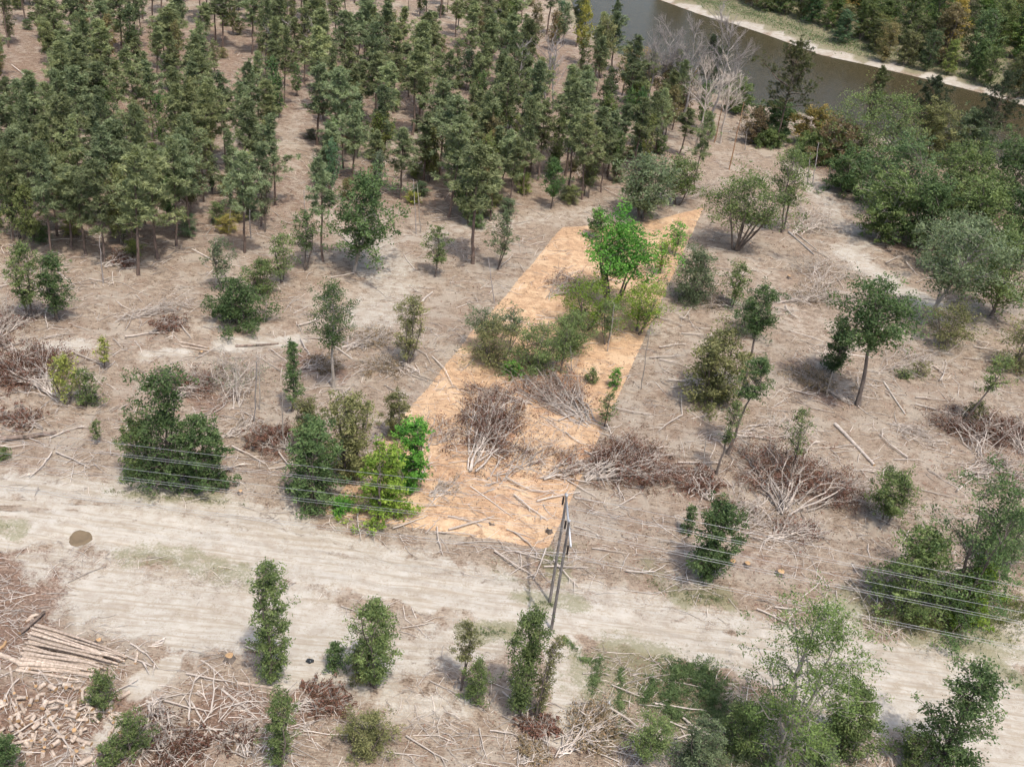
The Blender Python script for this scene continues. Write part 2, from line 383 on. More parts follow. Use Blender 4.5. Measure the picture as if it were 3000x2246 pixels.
WEEDS = [(wl(p), wd, st) for p, wd, st in [
    ([(2010, 1745), (2110, 1750)], 2.2, 0.8), ([(2500, 1760), (2750, 1850), (2900, 1870)], 4.0, 0.65), ([(1610, 1620), (1640, 1680)], 1.8, 0.8), ([(1530, 1750), (1700, 1770)], 1.6, 0.6),
    ([(400, 1620), (560, 1640), (700, 1690)], 2.6, 0.55), ([(-20, 1540), (60, 1550)], 1.8, 0.6), ([(400, 1450), (640, 1460)], 1.4, 0.7), ([(1380, 1850), (1480, 1850)], 1.8, 0.8),
    ([(1700, 1960), (1800, 2150)], 3.2, 0.55), ([(1860, 1950), (2100, 2150)], 5.5, 0.7), ([(2100, 2150), (2300, 2230)], 5.0, 0.75), ([(2930, 1960), (3010, 2000)], 2.4, 0.7),
    ([(1900, 1650), (1990, 1740)], 2.2, 0.5), ([(960, 1500), (1000, 1540)], 1.2, 0.4), ([(1300, 540), (1700, 560)], 6, 0.3), ([(1640, 1620), (2000, 1700)], 3.5, 0.3), ([(1450, 1650), (1560, 1720)], 3.0, 0.35)]]
def zones(x, y):
    P = np.stack([x, y], 1); jit = 0.9 * wob(x, y, 5, 2) + 0.5 * wob(x, y, 2.1, 4)
    def acc(lst):
        a = np.zeros(len(P))
        for l, wd, s in lst:
            lo = np.min(l, 0) - wd * 2.5; hi = np.max(l, 0) + wd * 2.5
            k = (P[:, 0] > lo[0]) & (P[:, 0] < hi[0]) & (P[:, 1] > lo[1]) & (P[:, 1] < hi[1])
            if k.any():
                d = seg_dist(P[k], l) + jit[k] * min(1.0, wd / 4)
                a[k] = np.maximum(a[k], s * (1 - sstep(wd * 0.35, wd * 1.35, d)))
        return a
    sand = acc(SANDS); duff = acc(DUFFS); weed = acc(WEEDS)
    # river banks
    k = (y > 150) & (np.abs(x) < 700)
    if k.any():
        Q = P[k]; dn = seg_dist(Q, near_l); df = seg_dist(Q, far_l); ins = inside(Q, river_poly)
        fs = (df < dn) & ~ins; d2 = df + 3.2 * wob(Q[:, 0], Q[:, 1], 12, 6) + 2.6 * wob(Q[:, 0], Q[:, 1], 5, 2)
        sand[k] = np.where(fs, np.maximum(sand[k], 1 - sstep(4, 9, d2)), sand[k])
        weed[k] = np.where(fs, np.maximum(weed[k], sstep(4, 10, d2)), weed[k])
        duff[k] = np.where(fs, np.maximum(duff[k], sstep(30, 50, d2)), duff[k])
        ns = ~ins & ~fs
        weed[k] = np.where(ns, np.maximum(weed[k], 0.7 * (1 - sstep(6, 14, dn))), weed[k])
    ins = inside(P, LOT); d = seg_dist(P, LOT + [LOT[0]])
    sd = np.where(ins, d, -d) + 0.12 * jit
    lot = sstep(-0.35, 0.45, sd)
    return sand, lot * 0.85, duff, weed

def grid_sheet(name, X, Y, Z, mat, lot=0.0):
    ny, nx = X.shape; x, y = X.ravel(), Y.ravel()
    me = bpy.data.meshes.new(name)
    me.vertices.add(len(x)); me.vertices.foreach_set('co', np.stack([x, y, Z.ravel()], 1).astype(np.float32).ravel())
    i = np.arange(ny - 1)[:, None] * nx; j = np.arange(nx - 1)[None, :]
    F = np.stack([i + j, i + j + 1, i + nx + j + 1, i + nx + j], -1).reshape(-1, 4)
    me.loops.add(F.size); me.loops.foreach_set('vertex_index', F.ravel().astype(np.int32))
    me.polygons.add(len(F)); me.polygons.foreach_set('loop_start', (np.arange(len(F)) * 4).astype(np.int32))
    me.polygons.foreach_set('use_smooth', np.ones(len(F), bool))
    s, l, d, wd = zones(x, y); l = np.full(len(s), lot)
    at = me.attributes.new('zone', 'FLOAT_COLOR', 'POINT'); at.data.foreach_set('color', np.stack([s, l, d, np.ones_like(s)], 1).astype(np.float32).ravel())
    a2 = me.attributes.new('zone2', 'FLOAT', 'POINT'); a2.data.foreach_set('value', wd.astype(np.float32))
    me.materials.append(mat); me.update(calc_edges=True)
    return single(name, me)
NA, NR = 345, 345
ang = np.radians(np.linspace(-62, 62, NA)); rad = 22 * np.exp(np.linspace(0, math.log(4200 / 22), NR))
RR, AA = np.meshgrid(rad, ang, indexing='ij'); X = RR * np.sin(AA); Y = RR * np.cos(AA)
Z = hf_np(X.ravel(), Y.ravel()).reshape(X.shape)
tag(grid_sheet('ground', X, Y, Z, GROUND), 'cleared tan ground littered with wood chips and twigs', kind='structure')

# the sandy track: a sheet a few centimetres proud of the soil with worn wheel ruts
def road_sheet():
    L = np.array(ROAD); seg = np.linalg.norm(np.diff(L, axis=0), axis=1); s = np.concatenate([[0], np.cumsum(seg)])
    t = np.arange(0, s[-1], 0.55); cx = np.interp(t, s, L[:, 0]); cy = np.interp(t, s, L[:, 1])
    for arr in (cx, cy):
        k = np.ones(15) / 15; arr[7:-7] = np.convolve(arr, k, 'same')[7:-7]
    tx, ty = np.gradient(cx), np.gradient(cy); n = np.hypot(tx, ty); nx, ny = -ty / n, tx / n
    wd = 3.6 + 0.5 * np.sin(t * 0.21) + 0.35 * np.sin(t * 0.57 + 1)
    u = np.linspace(-1, 1, 25)
    X = cx[:, None] + nx[:, None] * wd[:, None] * u[None]; Y = cy[:, None] + ny[:, None] * wd[:, None] * u[None]
    Z = hf_np(X.ravel(), Y.ravel()).reshape(X.shape)
    off = u[None] * wd[:, None]; wa = 0.25 * np.sin(t * 0.13)[:, None]
    prof = 0.075 * (1 - np.abs(u[None]) ** 6) - 0.12 * np.exp(-((off - 1.0 - wa) / 0.3) ** 2) - 0.12 * np.exp(-((off + 0.9 - wa) / 0.33) ** 2) * np.ones_like(off)
    Z = Z + 0.06 + prof * 0.6; Z[:, 0] -= 0.10; Z[:, -1] -= 0.10
    return grid_sheet('dirt_road', X, Y, Z, GROUND)
tag(road_sheet(), 'pale sandy dirt track crossing the clearing below the wires', kind='structure')

# the lot: a straight-edged sheet with brightening painted into its soil colour
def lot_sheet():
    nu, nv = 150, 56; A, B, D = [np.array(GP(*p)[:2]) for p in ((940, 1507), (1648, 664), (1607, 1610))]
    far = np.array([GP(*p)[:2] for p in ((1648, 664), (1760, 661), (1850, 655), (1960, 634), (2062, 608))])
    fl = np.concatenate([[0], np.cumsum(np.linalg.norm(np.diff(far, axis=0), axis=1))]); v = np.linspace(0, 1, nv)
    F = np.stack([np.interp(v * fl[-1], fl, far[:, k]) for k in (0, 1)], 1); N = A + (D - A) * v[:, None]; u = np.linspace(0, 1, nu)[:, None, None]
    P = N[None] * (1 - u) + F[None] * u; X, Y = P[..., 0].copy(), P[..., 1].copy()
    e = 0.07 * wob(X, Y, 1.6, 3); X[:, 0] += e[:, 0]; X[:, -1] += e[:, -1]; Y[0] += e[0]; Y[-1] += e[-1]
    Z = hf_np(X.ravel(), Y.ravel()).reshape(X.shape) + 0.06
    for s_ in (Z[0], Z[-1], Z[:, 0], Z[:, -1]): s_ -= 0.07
    return grid_sheet('brightened_lot', X, Y, Z, GROUND, 0.92)
tag(lot_sheet(), 'long narrow lot with brightening painted into its soil, from the track towards the river', kind='structure')
mb = MB(); RP = river_poly; k = len(near_l)
n_ = 60
def resample(l, n):
    l = np.array(l); s = np.concatenate([[0], np.cumsum(np.linalg.norm(np.diff(l, axis=0), axis=1))]); t = np.linspace(0, s[-1], n)
    return np.stack([np.interp(t, s, l[:, 0]), np.interp(t, s, l[:, 1])], 1)
a_, b_ = resample(near_l, n_), resample(far_l, n_)
dd = (b_ - a_); dd /= np.linalg.norm(dd, axis=1)[:, None]
a_ = a_ - dd * 1.0; b_ = b_ + dd * 1.0
V = np.concatenate([np.c_[a_, np.full(n_, WZ)], np.c_[b_, np.full(n_, WZ)]])
mb.add(V, [[i, i + 1, n_ + i + 1, n_ + i] for i in range(n_ - 1)])
tag(single('river', mb.mesh('river', WATER)), 'brown river bending past the woods', kind='structure')

# muddy hollow beside the track
def mud():
    c = GP(236, 1577); mb = MB(); ns = 28; rng = np.random.RandomState(3)
    R = 1.0 + 0.07 * np.sin(np.arange(ns) * 2 * math.pi / ns * 3 + 1) + rng.rand(ns) * 0.10
    rings = []
    for f, dz in ((0.02, 0.0), (0.55, 0.01), (0.8, 0.05), (1.0, 0.12), (1.25, 0.0)):
        a = np.arange(ns) * 2 * math.pi / ns
        x = c[0] + np.cos(a) * R * f * 0.9; y = c[1] + np.sin(a) * R * f * 0.95
        rings.append(np.stack([x, y, hf_np(x, y) + dz + 0.13 * (f < 1.1)], 1))
    V = np.concatenate(rings); F = []
    for r in range(4):
        for j in range(ns): F.append([r * ns + j, r * ns + (j + 1) % ns, (r + 1) * ns + (j + 1) % ns, (r + 1) * ns + j])
    mb.add(V, F)
    m = simple('wet_mud', (0.17, 0.125, 0.075), 0.7, 0.25)
    tag(single('mud_puddle', mb.mesh('mud_puddle', m, True)), 'small round muddy brown puddle beside the sandy track', kind='structure')
mud()
# ------------------------------------------------------------------ plants
DG, MG, OL = (0.098, 0.148, 0.058), (0.142, 0.188, 0.070), (0.195, 0.197, 0.085)
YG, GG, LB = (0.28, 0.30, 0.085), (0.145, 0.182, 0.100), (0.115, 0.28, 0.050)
BR, AU, LY = (0.22, 0.165, 0.095), (0.32, 0.25, 0.08), (0.20, 0.29, 0.050)  # LB, LY: leaf greens with the lot's brightening put into the colour
PN = (0.196, 0.228, 0.116); RU = (0.145, 0.080, 0.054)

def pine_meshes(seed, h=20.0, cb=0.5, R=3.0, dens=1.0, dead=6):
    rng = np.random.RandomState(seed); tr, cr = MB(), MB()
    n = 11; zs = np.linspace(0, h * 0.985, n); off = np.cumsum(rng.normal(size=(n, 2)) * 0.07, 0); off[0] = 0
    P = np.c_[off, zs]; r0 = 0.0062 * h + 0.02
    rads = r0 * (1 - zs / h) ** 0.75 + 0.025; rads[0] *= 1.35
    P[0, 2] = -0.4
    tube(tr, P, rads, 7)
    def at(z): return np.array([np.interp(z, zs, P[:, 0]), np.interp(z, zs, P[:, 1]), z])
    C = []; az = rng.rand() * 6.28
    nb = int(50 * dens); gaps = rng.rand(3) * 6.28; glev = rng.rand(3)
    for i in range(nb):
        u = (i + rng.rand()) / nb; u = u ** 0.9
        z = h * (cb + (0.96 - cb) * u); prof = (1 - u) ** 0.55 * (0.5 + 0.5 * min(1, u / 0.3)) * (0.82 + 0.25 * math.sin(u * 17 + seed))
        L = max(0.7, 1.3 * R * prof * rng.uniform(0.45, 1.2)); az += 2.4 + rng.normal() * 0.5
        for ga, gl in zip(gaps, glev):
            if abs(math.remainder(az - ga, 6.283)) < 0.75 and abs(u - gl) < 0.28: L *= 0.45
        el = math.radians(rng.uniform(8, 28) + 32 * u)
        p0 = at(z); d = np.array([math.cos(az) * math.cos(el), math.sin(az) * math.cos(el), math.sin(el)])
        p1 = p0 + d * L; pa = curve(p0, p1, (0, 0, -0.06 * L), 4, rng, 0.03 * L)
        tube(tr, pa, np.linspace(0.05, 0.018, 4) * (0.6 + 0.25 * L), 3)
        for k in range(int(2 + L * 1.5)):
            f = rng.uniform(0.42, 1.05); c = p0 + d * L * f + rng.normal(size=3) * np.array([0.30, 0.30, 0.16]) * (0.5 + 0.28 * L)
            C.append((c, rng.uniform(0.45, 0.75)))
    for k in range(5): C.append((at(h * rng.uniform(0.93, 1.0)) + rng.normal(size=3) * 0.16, 0.5))
    for i in range(dead):
        z = h * rng.uniform(0.2, cb + 0.05); az = rng.rand() * 6.28; L = rng.uniform(0.5, 1.7); p0 = at(z)
        tube(tr, curve(p0, p0 + np.array([math.cos(az) * L, math.sin(az) * L, rng.uniform(-0.3, 0.4)]), (0, 0, 0.1), 3), (0.035, 0.025, 0.01), 3)
    for c, q in C:
        m = 26; d = rng.normal(size=(m, 3)) + np.array([0, 0, 0.55]); d /= np.linalg.norm(d, axis=1)[:, None]
        t0 = rng.uniform(0.2, 0.8)
        blades(cr, c + d * q * 0.55, d, q * rng.uniform(0.8, 1.15, m), 0.11, np.clip(t0 + rng.normal(size=m) * 0.13, 0, 1), rng)
    return tr.mesh('trunk', PINEBARK, True), cr.mesh('crown', NEEDLE)

def env(shape, u):
    if shape == 'round': return max(0.05, math.sin(math.pi * min(1, max(0, u)) ** 0.85)) ** 0.6
    if shape == 'umbrella': return max(0.05, math.sin(math.pi * min(1, max(0, u)) ** 1.25)) ** 0.55
    if shape == 'column': return 0.85 * (1 - u ** 4) ** 0.5 * min(1, 0.4 + u * 1.6)
    if shape == 'cone': return max(0.06, (1 - u)) ** 0.75
    if shape == 'bush': return max(0.05, 1 - u ** 2.2) ** 0.5
    if shape == 'tower': return (0.34 + 0.1 * math.sin(9 * u)) if u > 0.5 else 1.0 - 1.2 * max(0, u - 0.05)
    return 1.0

def broadleaf_meshes(seed, h, R, cb, shape, dens, leaf, stems=1, lean=(0, 0), bark=None, spread=0.5, clump=0.20, cap=8600):
    rng = np.random.RandomState(seed); tr, cr = MB(), MB(); lean = np.array([lean[0], lean[1], 0.0])
    zb = cb * h; C = []
    hc = h - zb; rt = 0.011 * h + 0.018 * R
    if stems > 1: rt *= 0.75
    paths = []
    for s in range(stems):
        a = rng.rand() * 6.28 if stems > 1 else 0; fr = (0.10 + 0.05 * rng.rand()) * stems ** 0.4 if stems > 1 else 0.0
        base = np.array([math.cos(a), math.sin(a), 0]) * min(0.35 * R, fr * 1.4) + np.array([0, 0, -0.35])
        sp = np.array([math.cos(a), math.sin(a), 0]) * (spread * R if stems > 1 else 0.08 * R)
        hs = h * (rng.uniform(0.72, 0.95) if stems > 1 else 0.93)
        top = base + sp + lean * hs / h + np.array([0, 0, hs])
        n = 9; t = np.linspace(0, 1, n)[:, None]
        P = base + (top - base) * np.c_[t ** 0.9, t ** 0.9, t]
        P[1:-1, :2] += np.cumsum(rng.normal(size=(n - 2, 2)) * 0.012 * h, 0) * 0.7
        rd = rt * (1 - t[:, 0]) ** 0.8 + 0.02; rd[0] *= 1.4
        tube(tr, P, rd, 6, 0.5); paths.append((P, hs))
    nl = int((10 + 2.2 * hc) * (1 if stems == 1 else 1.15)); nl = min(int(nl * 1.25), 60)
    az = rng.rand() * 6.28
    for i in range(nl):
        P, hs = paths[i % stems]
        u = (i + rng.rand()) / nl; zt = zb + hc * min(0.98, u * 1.02)
        E = R * env(shape, u) * (rng.uniform(0.4, 1.1) if rng.rand() > 0.14 else rng.uniform(1.1, 1.5))
        az += 2.4 + rng.normal() * 0.4
        zs0 = max(0.05 * h, min(hs * 0.97, zt - E * rng.uniform(0.3, 0.8)))
        p0 = np.array([np.interp(zs0, P[:, 2], P[:, k]) for k in range(3)]); p0[2] = zs0
        ctr = lean * zt / h
        p1 = np.array([ctr[0] + math.cos(az) * E * 0.86, ctr[1] + math.sin(az) * E * 0.86, zt])
        L = np.linalg.norm(p1 - p0)
        pa = curve(p0, p1, (0, 0, 0.10 * L), 5, rng, 0.03 * L)
        tube(tr, pa, np.linspace(rt * 0.42, 0.018, 5) * (0.6 + 0.4 * (1 - u)), 4)
        for k in range(3):
            f = rng.uniform(0.35, 0.9); q = pa[int(f * 4)]
            e = q + rng.normal(size=3) * np.array([1, 1, 0.6]) * R * 0.24 + (p1 - p0) / (L + 1e-6) * R * 0.12
            tube(tr, np.array([q, e]), (0.028, 0.012), 3)
            C.append(e); C.append(q * 0.4 + e * 0.6)
        C.append(p1); C.append(p1 + rng.normal(size=3) * 0.10 * R)
    C = np.array(C); C[:, 2] = np.maximum(C[:, 2], 0.12 * min(1, h))
    area = 2.2 * math.pi * R * (0.5 * hc + 0.35 * R)
    need = 1.25 * dens * area / (leaf * leaf * 0.42); n = int(np.clip(need, 160, cap))
    if need > n: leaf *= min(1.55 if cap < 9000 else 1.3, (need / n) ** 0.5)
    wgt = rng.uniform(0.25, 1.6, len(C)); wgt /= wgt.sum(); idx = rng.choice(len(C), n, p=wgt)
    ct = rng.uniform(0.15, 0.85, len(C))
    sig = clump * R * 0.95 + 0.12
    off = rng.normal(size=(n, 3)); off *= (rng.rand(n) ** 0.45 / (np.linalg.norm(off, axis=1) + 1e-6))[:, None]
    off *= np.array([1, 1, 0.68]) * sig * rng.uniform(0.6, 1.3, len(C))[idx][:, None]
    pos = C[idx] + off; pos[:, 2] = np.maximum(pos[:, 2], 0.03 + rng.rand(n) * 0.2)
    A = rng.normal(size=(n, 3)); A[:, 2] = A[:, 2] * 0.6 - 0.2
    out = off / (sig + 1e-6); N = rng.normal(size=(n, 3)) * 0.55 + out * 0.45 + np.array([0, 0, 0.9])
    tint = np.clip(ct[idx] + rng.normal(size=n) * 0.14, 0, 1)
    blades(cr, pos, A, leaf * np.exp(rng.normal(size=n) * 0.38), leaf * rng.uniform(0.35, 0.75, n), tint, rng, N)
    return tr.mesh('trunk', bark or BARK, True), cr.mesh('crown', LEAF)

def grow_dead(mb, rng, p, d, L, r, lev, maxlev, up=0.15, sides=4):
    n = 5 if lev < 2 else 3; P = [np.array(p, float)]; d = np.array(d, float)
    for k in range(n - 1):
        d = d + rng.normal(size=3) * 0.10 + np.array([0, 0, up * 0.12]); d /= np.linalg.norm(d); P.append(P[-1] + d * L / (n - 1))
    P = np.array(P); tube(mb, P, np.linspace(r, r * 0.45, n), sides if lev < 2 else 3, rng.uniform(0.3, 0.8))
    if lev >= maxlev: return
    m = (8, 8, 8, 4)[lev]
    for k in range(m):
        f = rng.uniform(0.3, 1.0); q = np.array([np.interp(f, np.linspace(0, 1, n), P[:, j]) for j in range(3)])
        e = d + rng.normal(size=3) * 0.55; e[2] += up; e /= np.linalg.norm(e)
        grow_dead(mb, rng, q, e, L * rng.uniform(0.38, 0.62), max(0.028, r * 0.42), lev + 1, maxlev, up)
def dead_tree_mesh(seed, h, R, mat, maxlev=3):
    rng = np.random.RandomState(seed); tr, br = MB(), MB()
    P = np.c_[np.cumsum(rng.normal(size=(9, 2)) * 0.012 * h, 0), np.linspace(-0.4, h * 0.9, 9)]
    tube(tr, P, np.linspace(0.016 * h, 0.03, 9), 6)
    for i in range(13):
        f = rng.uniform(0.38, 1.0); q = np.array([np.interp(f, np.linspace(0, 1, 9), P[:, j]) for j in range(3)])
        a = i * 2.4 + rng.rand(); L = R * (1.25 - 0.55 * f) * rng.uniform(0.8, 1.2)
        grow_dead(br, rng, q, (math.cos(a) * 0.7, math.sin(a) * 0.7, 0.75), L, 0.0045 * h, 1, maxlev, 0.35)
    return tr.mesh('trunk', mat, True), br.mesh('branches', mat)

prng = random.Random(11)
def plant(name, loc, meshes, color, label, cat, group=None, rz=0.0, scale=(1, 1, 1), names=('trunk', 'crown')):
    e = empty(name, loc, rz, scale); tag(e, label, cat, group)
    if 'pine' in name: e.rotation_euler = (prng.gauss(0, 0.025), prng.gauss(0, 0.025), rz)
    part(names[0], meshes[0], e); part(names[1], meshes[1], e, color)
    return e

RIGHT = np.array([1.0, 0.0])
def broadleaf(name, bx, by, ty, wpx, shape, dens, color, cb, label, stems=1, lean=0, bark=None, seed=None, cat='tree', group=None, spread=0.5, clump=0.20, cap=8600):
    b = GP(bx, by); h = tall(b, ty); s = ppm([b[0], b[1], b[2] + h * 0.5]); R = 1.12 * wpx / s / 2
    leaf = min(0.36, max(0.15, 1.75 / (s / 2.93)))
    ms = broadleaf_meshes(seed or (int(bx * 7 + by * 13) % 99991), h * (0.9 if cap == 11000 else 0.95), R, cb, shape, dens, leaf, stems, (lean / s, 0), bark, spread, clump, cap)
    nm = ('trunk', 'crown') if cat == 'tree' else ('stems', 'foliage')
    return plant(name, b, ms, color, label, cat, group, names=nm)

TR = 'broadleaf_tree'; SA = 'sapling'; BU = 'bush'
# ---- trees and bushes one can name
D = broadleaf
D(TR, 1035, 795, 505, 205, 'round', 2.2, DG, 0.28, 'dark leafy oak with a pale trunk at the front edge of the pines', bark=PALEBARK, lean=35)
D(TR, 976, 1135, 818, 130, 'umbrella', 1.0, DG, 0.45, 'slender pale trunked tree with a patchy crown standing alone in the left clearing', bark=PALEBARK, lean=-8, clump=0.26)
D(TR, 2513, 1187, 828, 270, 'umbrella', 1.9, DG, 0.56, 'lone spreading oak with a bare leaning trunk in the right clearing', lean=-40, stems=1)
D(BU, 2432, 1090, 940, 95, 'column', 1.8, DG, 0.08, 'vine wrapped sapling left of the lone spreading oak', cat='bush', stems=2)
D(SA, 2165, 1165, 830, 105, 'umbrella', 1.7, DG, 0.62, 'tall thin sapling with a dark tuft right of the bright lot', lean=0)
D(BU, 2085, 1175, 965, 190, 'bush', 1.7, OL, 0.05, 'wide olive green thicket below the tall dark tufted sapling', cat='bush', stems=5)
D(SA, 2130, 1330, 1030, 95, 'round', 1.5, DG, 0.62, 'sapling with a long bare leaning stem right of the olive thicket', lean=30)
D(BU, 2195, 980, 890, 130, 'round', 0.8, GG, 0.2, 'grey green bush behind the olive thicket', cat='bush', stems=4)
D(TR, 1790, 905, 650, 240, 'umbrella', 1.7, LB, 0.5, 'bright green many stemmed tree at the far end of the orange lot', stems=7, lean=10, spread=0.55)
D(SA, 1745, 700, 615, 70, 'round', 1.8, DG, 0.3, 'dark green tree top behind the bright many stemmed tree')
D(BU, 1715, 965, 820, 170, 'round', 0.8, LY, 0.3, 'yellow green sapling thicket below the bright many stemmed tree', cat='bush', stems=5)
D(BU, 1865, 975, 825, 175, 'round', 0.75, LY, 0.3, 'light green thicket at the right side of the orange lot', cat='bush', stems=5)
D(BU, 1670, 1025, 910, 150, 'round', 0.95, MG, 0.08, 'bright green low bush in the middle of the orange lot', cat='bush', stems=4)
D(SA, 1410, 1030, 905, 120, 'umbrella', 0.9, GG, 0.45, 'grey green sapling on the left border of the orange lot', stems=2)
D(SA, 1490, 1030, 905, 95, 'umbrella', 0.9, GG, 0.5, 'small grey green sapling inside the left border of the orange lot')
D(BU, 1450, 1075, 950, 175, 'round', 0.75, OL, 0.1, 'thin olive saplings in a clump inside the lot left of the middle', cat='bush', stems=6)
D(BU, 1570, 1085, 955, 160, 'round', 0.95, MG, 0.1, 'green thicket behind the large fan of felled branches in the lot', cat='bush', stems=5)
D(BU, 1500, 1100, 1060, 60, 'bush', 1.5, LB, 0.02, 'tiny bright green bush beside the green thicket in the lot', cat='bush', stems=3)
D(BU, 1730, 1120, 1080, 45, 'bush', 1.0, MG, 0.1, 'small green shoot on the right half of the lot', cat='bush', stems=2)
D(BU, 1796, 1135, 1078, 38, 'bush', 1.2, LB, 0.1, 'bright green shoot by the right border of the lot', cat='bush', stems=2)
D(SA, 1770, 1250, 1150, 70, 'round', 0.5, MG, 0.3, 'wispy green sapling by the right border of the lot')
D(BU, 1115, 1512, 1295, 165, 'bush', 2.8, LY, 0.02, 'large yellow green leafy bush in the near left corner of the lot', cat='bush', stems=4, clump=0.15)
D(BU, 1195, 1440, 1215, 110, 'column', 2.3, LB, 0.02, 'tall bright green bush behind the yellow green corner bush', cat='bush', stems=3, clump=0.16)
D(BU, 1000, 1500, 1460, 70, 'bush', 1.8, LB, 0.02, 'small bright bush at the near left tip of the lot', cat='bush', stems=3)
D(BU, 925, 1470, 1225, 165, 'bush', 2.0, DG, 0.02, 'dark green thicket just outside the left border of the lot', cat='bush', stems=4)
D(BU, 1020, 1400, 1150, 150, 'round', 1.7, OL, 0.05, 'tall olive green thicket leaning on the left border of the lot', cat='bush', stems=4)
D(BU, 905, 1330, 1160, 110, 'round', 1.2, OL, 0.1, 'thin olive bush behind the dark thicket outside the lot', cat='bush', stems=3)
D(BU, 1160, 1290, 1145, 80, 'round', 1.6, OL, 0.1, 'olive sapling top above the left border of the lot', cat='bush', stems=2)
D(TR, 480, 1425, 1072, 240, 'tower', 2.6, DG, 0.02, 'vine covered tree with a narrow tower top in the left clearing', cat='tree', stems=2, clump=0.13)
D(BU, 590, 1430, 1215, 150, 'bush', 2.6, DG, 0.02, 'round dark bush against the right side of the vine covered tower', cat='bush', stems=4, clump=0.15)
D(BU, 420, 1395, 1215, 120, 'bush', 1.5, MG, 0.02, 'green bush against the left side of the vine covered tower', cat='bush', stems=3)
D(SA, 308, 1080, 982, 42, 'column', 0.9, YG, 0.25, 'small yellow green sapling alone in the left clearing')
D(SA, 200, 1180, 1030, 90, 'cone', 0.9, YG, 0.25, 'yellow green sapling with a spreading crown by the brown brush heap', stems=2)
D(BU, 262, 1185, 1075, 80, 'round', 0.9, MG, 0.05, 'green bush right of the yellow green spreading sapling', cat='bush', stems=4)
D(TR, 856, 1205, 990, 66, 'cone', 1.3, DG, 0.2, 'narrow dark cone shaped tree in the left clearing')
D(BU, 700, 945, 830, 175, 'bush', 1.9, DG, 0.02, 'wide dark bush in the clearing below the pines', cat='bush', stems=5)
D(BU, 770, 860, 760, 100, 'round', 1.3, MG, 0.1, 'green thicket above the wide dark bush', cat='bush', stems=4)
D(SA, 655, 850, 690, 80, 'round', 0.8, GG, 0.35, 'thin grey green sapling left of the thicket below the pines', stems=2)
D(SA, 830, 830, 680, 90, 'round', 0.7, MG, 0.3, 'thin leafy sapling below the sandy gap in the pines', stems=2)
D(SA, 890, 790, 610, 90, 'umbrella', 0.9, DG, 0.4, 'dark sapling left of the leafy oak at the forest edge', stems=2)
D(SA, 285, 1300, 1230, 34, 'column', 0.9, MG, 0.3, 'thin green sapling behind the rotten log')
D(SA, 366, 1300, 1245, 24, 'column', 0.9, MG, 0.2, 'tiny sapling left of the vine covered tower')
D(BU, 14, 1345, 1312, 34, 'bush', 1.2, MG, 0.02, 'tiny bush at the left edge of the picture by the track', cat='bush', stems=2)
D(SA, 90, 935, 700, 90, 'round', 1.1, MG, 0.25, 'leafy sapling at the left end of the cleared strip', stems=2)
D(SA, 175, 940, 735, 100, 'column', 1.5, DG, 0.2, 'dark leafy sapling cluster left in the cleared strip', stems=3)
D(SA, 1190, 1065, 855, 100, 'round', 0.9, OL, 0.15, 'olive sapling above the log left of the lot', stems=3)
D(SA, 1275, 810, 660, 75, 'round', 0.9, MG, 0.3, 'small leafy sapling before the pines above the lot corner', stems=1)
D(SA, 1455, 790, 620, 90, 'round', 0.8, GG, 0.35, 'grey green sapling left of the lot top corner', stems=2)
D(SA, 2100, 1390, 1165, 66, 'column', 0.6, MG, 0.45, 'thin wispy sapling right of the grey brush heap', lean=12)
D(SA, 2320, 1385, 1190, 80, 'round', 0.5, MG, 0.35, 'wispy sapling above the big white branched brush heap', lean=-20)
D(BU, 2645, 1105, 1080, 48, 'bush', 0.9, MG, 0.02, 'small green shoot on bare ground right of the lone oak', cat='bush', stems=2)
D(SA, 2815, 1245, 1030, 80, 'umbrella', 0.7, MG, 0.55, 'thin leaning sapling above the rusty brush heap', lean=55)
D(BU, 2855, 1235, 1178, 66, 'bush', 0.9, OL, 0.05, 'olive bush at the foot of the thin leaning sapling', cat='bush', stems=3)
D(BU, 2765, 1020, 895, 150, 'round', 0.8, OL, 0.25, 'olive shrub with a bare stem right of the lone oak', cat='bush', stems=3)
D(BU, 2700, 1100, 1060, 60, 'bush', .5, OL, 0.05, 'low wispy shrub behind the lone oak', cat='bush', stems=3)
D(TR, 2703, 950, 650, 250, 'umbrella', 1.2, GG, 0.45, 'grey green tree with a white leaning trunk by the right edge', lean=70, bark=PALEBARK)
D(TR, 2900, 930, 690, 230, 'round', 1.3, MG, 0.3, 'green tree at the right edge beside the white trunked tree')
D(BU, 2960, 1080, 930, 120, 'bush', .8, OL, 0.05, 'thin bush at the right edge of the clearing', cat='bush', stems=4)
D(SA, 2590, 1530, 1380, 130, 'round', 1.8, MG, 0.3, 'round topped tree above the vine covered trees by the wires', stems=2)
D(TR, 2800, 1800, 1390, 265, 'bush', 2.8, DG, 0.02, 'big vine covered tree under the wires near the right edge', stems=3, clump=0.15, cap=15000)
D(BU, 2640, 1785, 1555, 190, 'bush', 2.7, MG, 0.02, 'vine covered mound left of the big vine covered tree', cat='bush', stems=3)
D(BU, 2820, 1820, 1650, 110, 'bush', 2.2, LY, 0.02, 'yellow green vine column at the foot of the big vine covered tree', cat='bush', stems=2)
D(TR, 2940, 1660, 1500, 130, 'round', 1.5, GG, 0.2, 'grey green tree at the right edge behind the wires', stems=2)
D(TR, 2068, 1690, 1465, 140, 'round', 2.0, DG, 0.08, 'dark green tree beside the stumps right of the power pole', clump=0.24)
D(BU, 2010, 1560, 1480, 40, 'bush', 1.5, DG, 0.02, 'small dark bush behind the tree beside the stumps', cat='bush', stems=2)
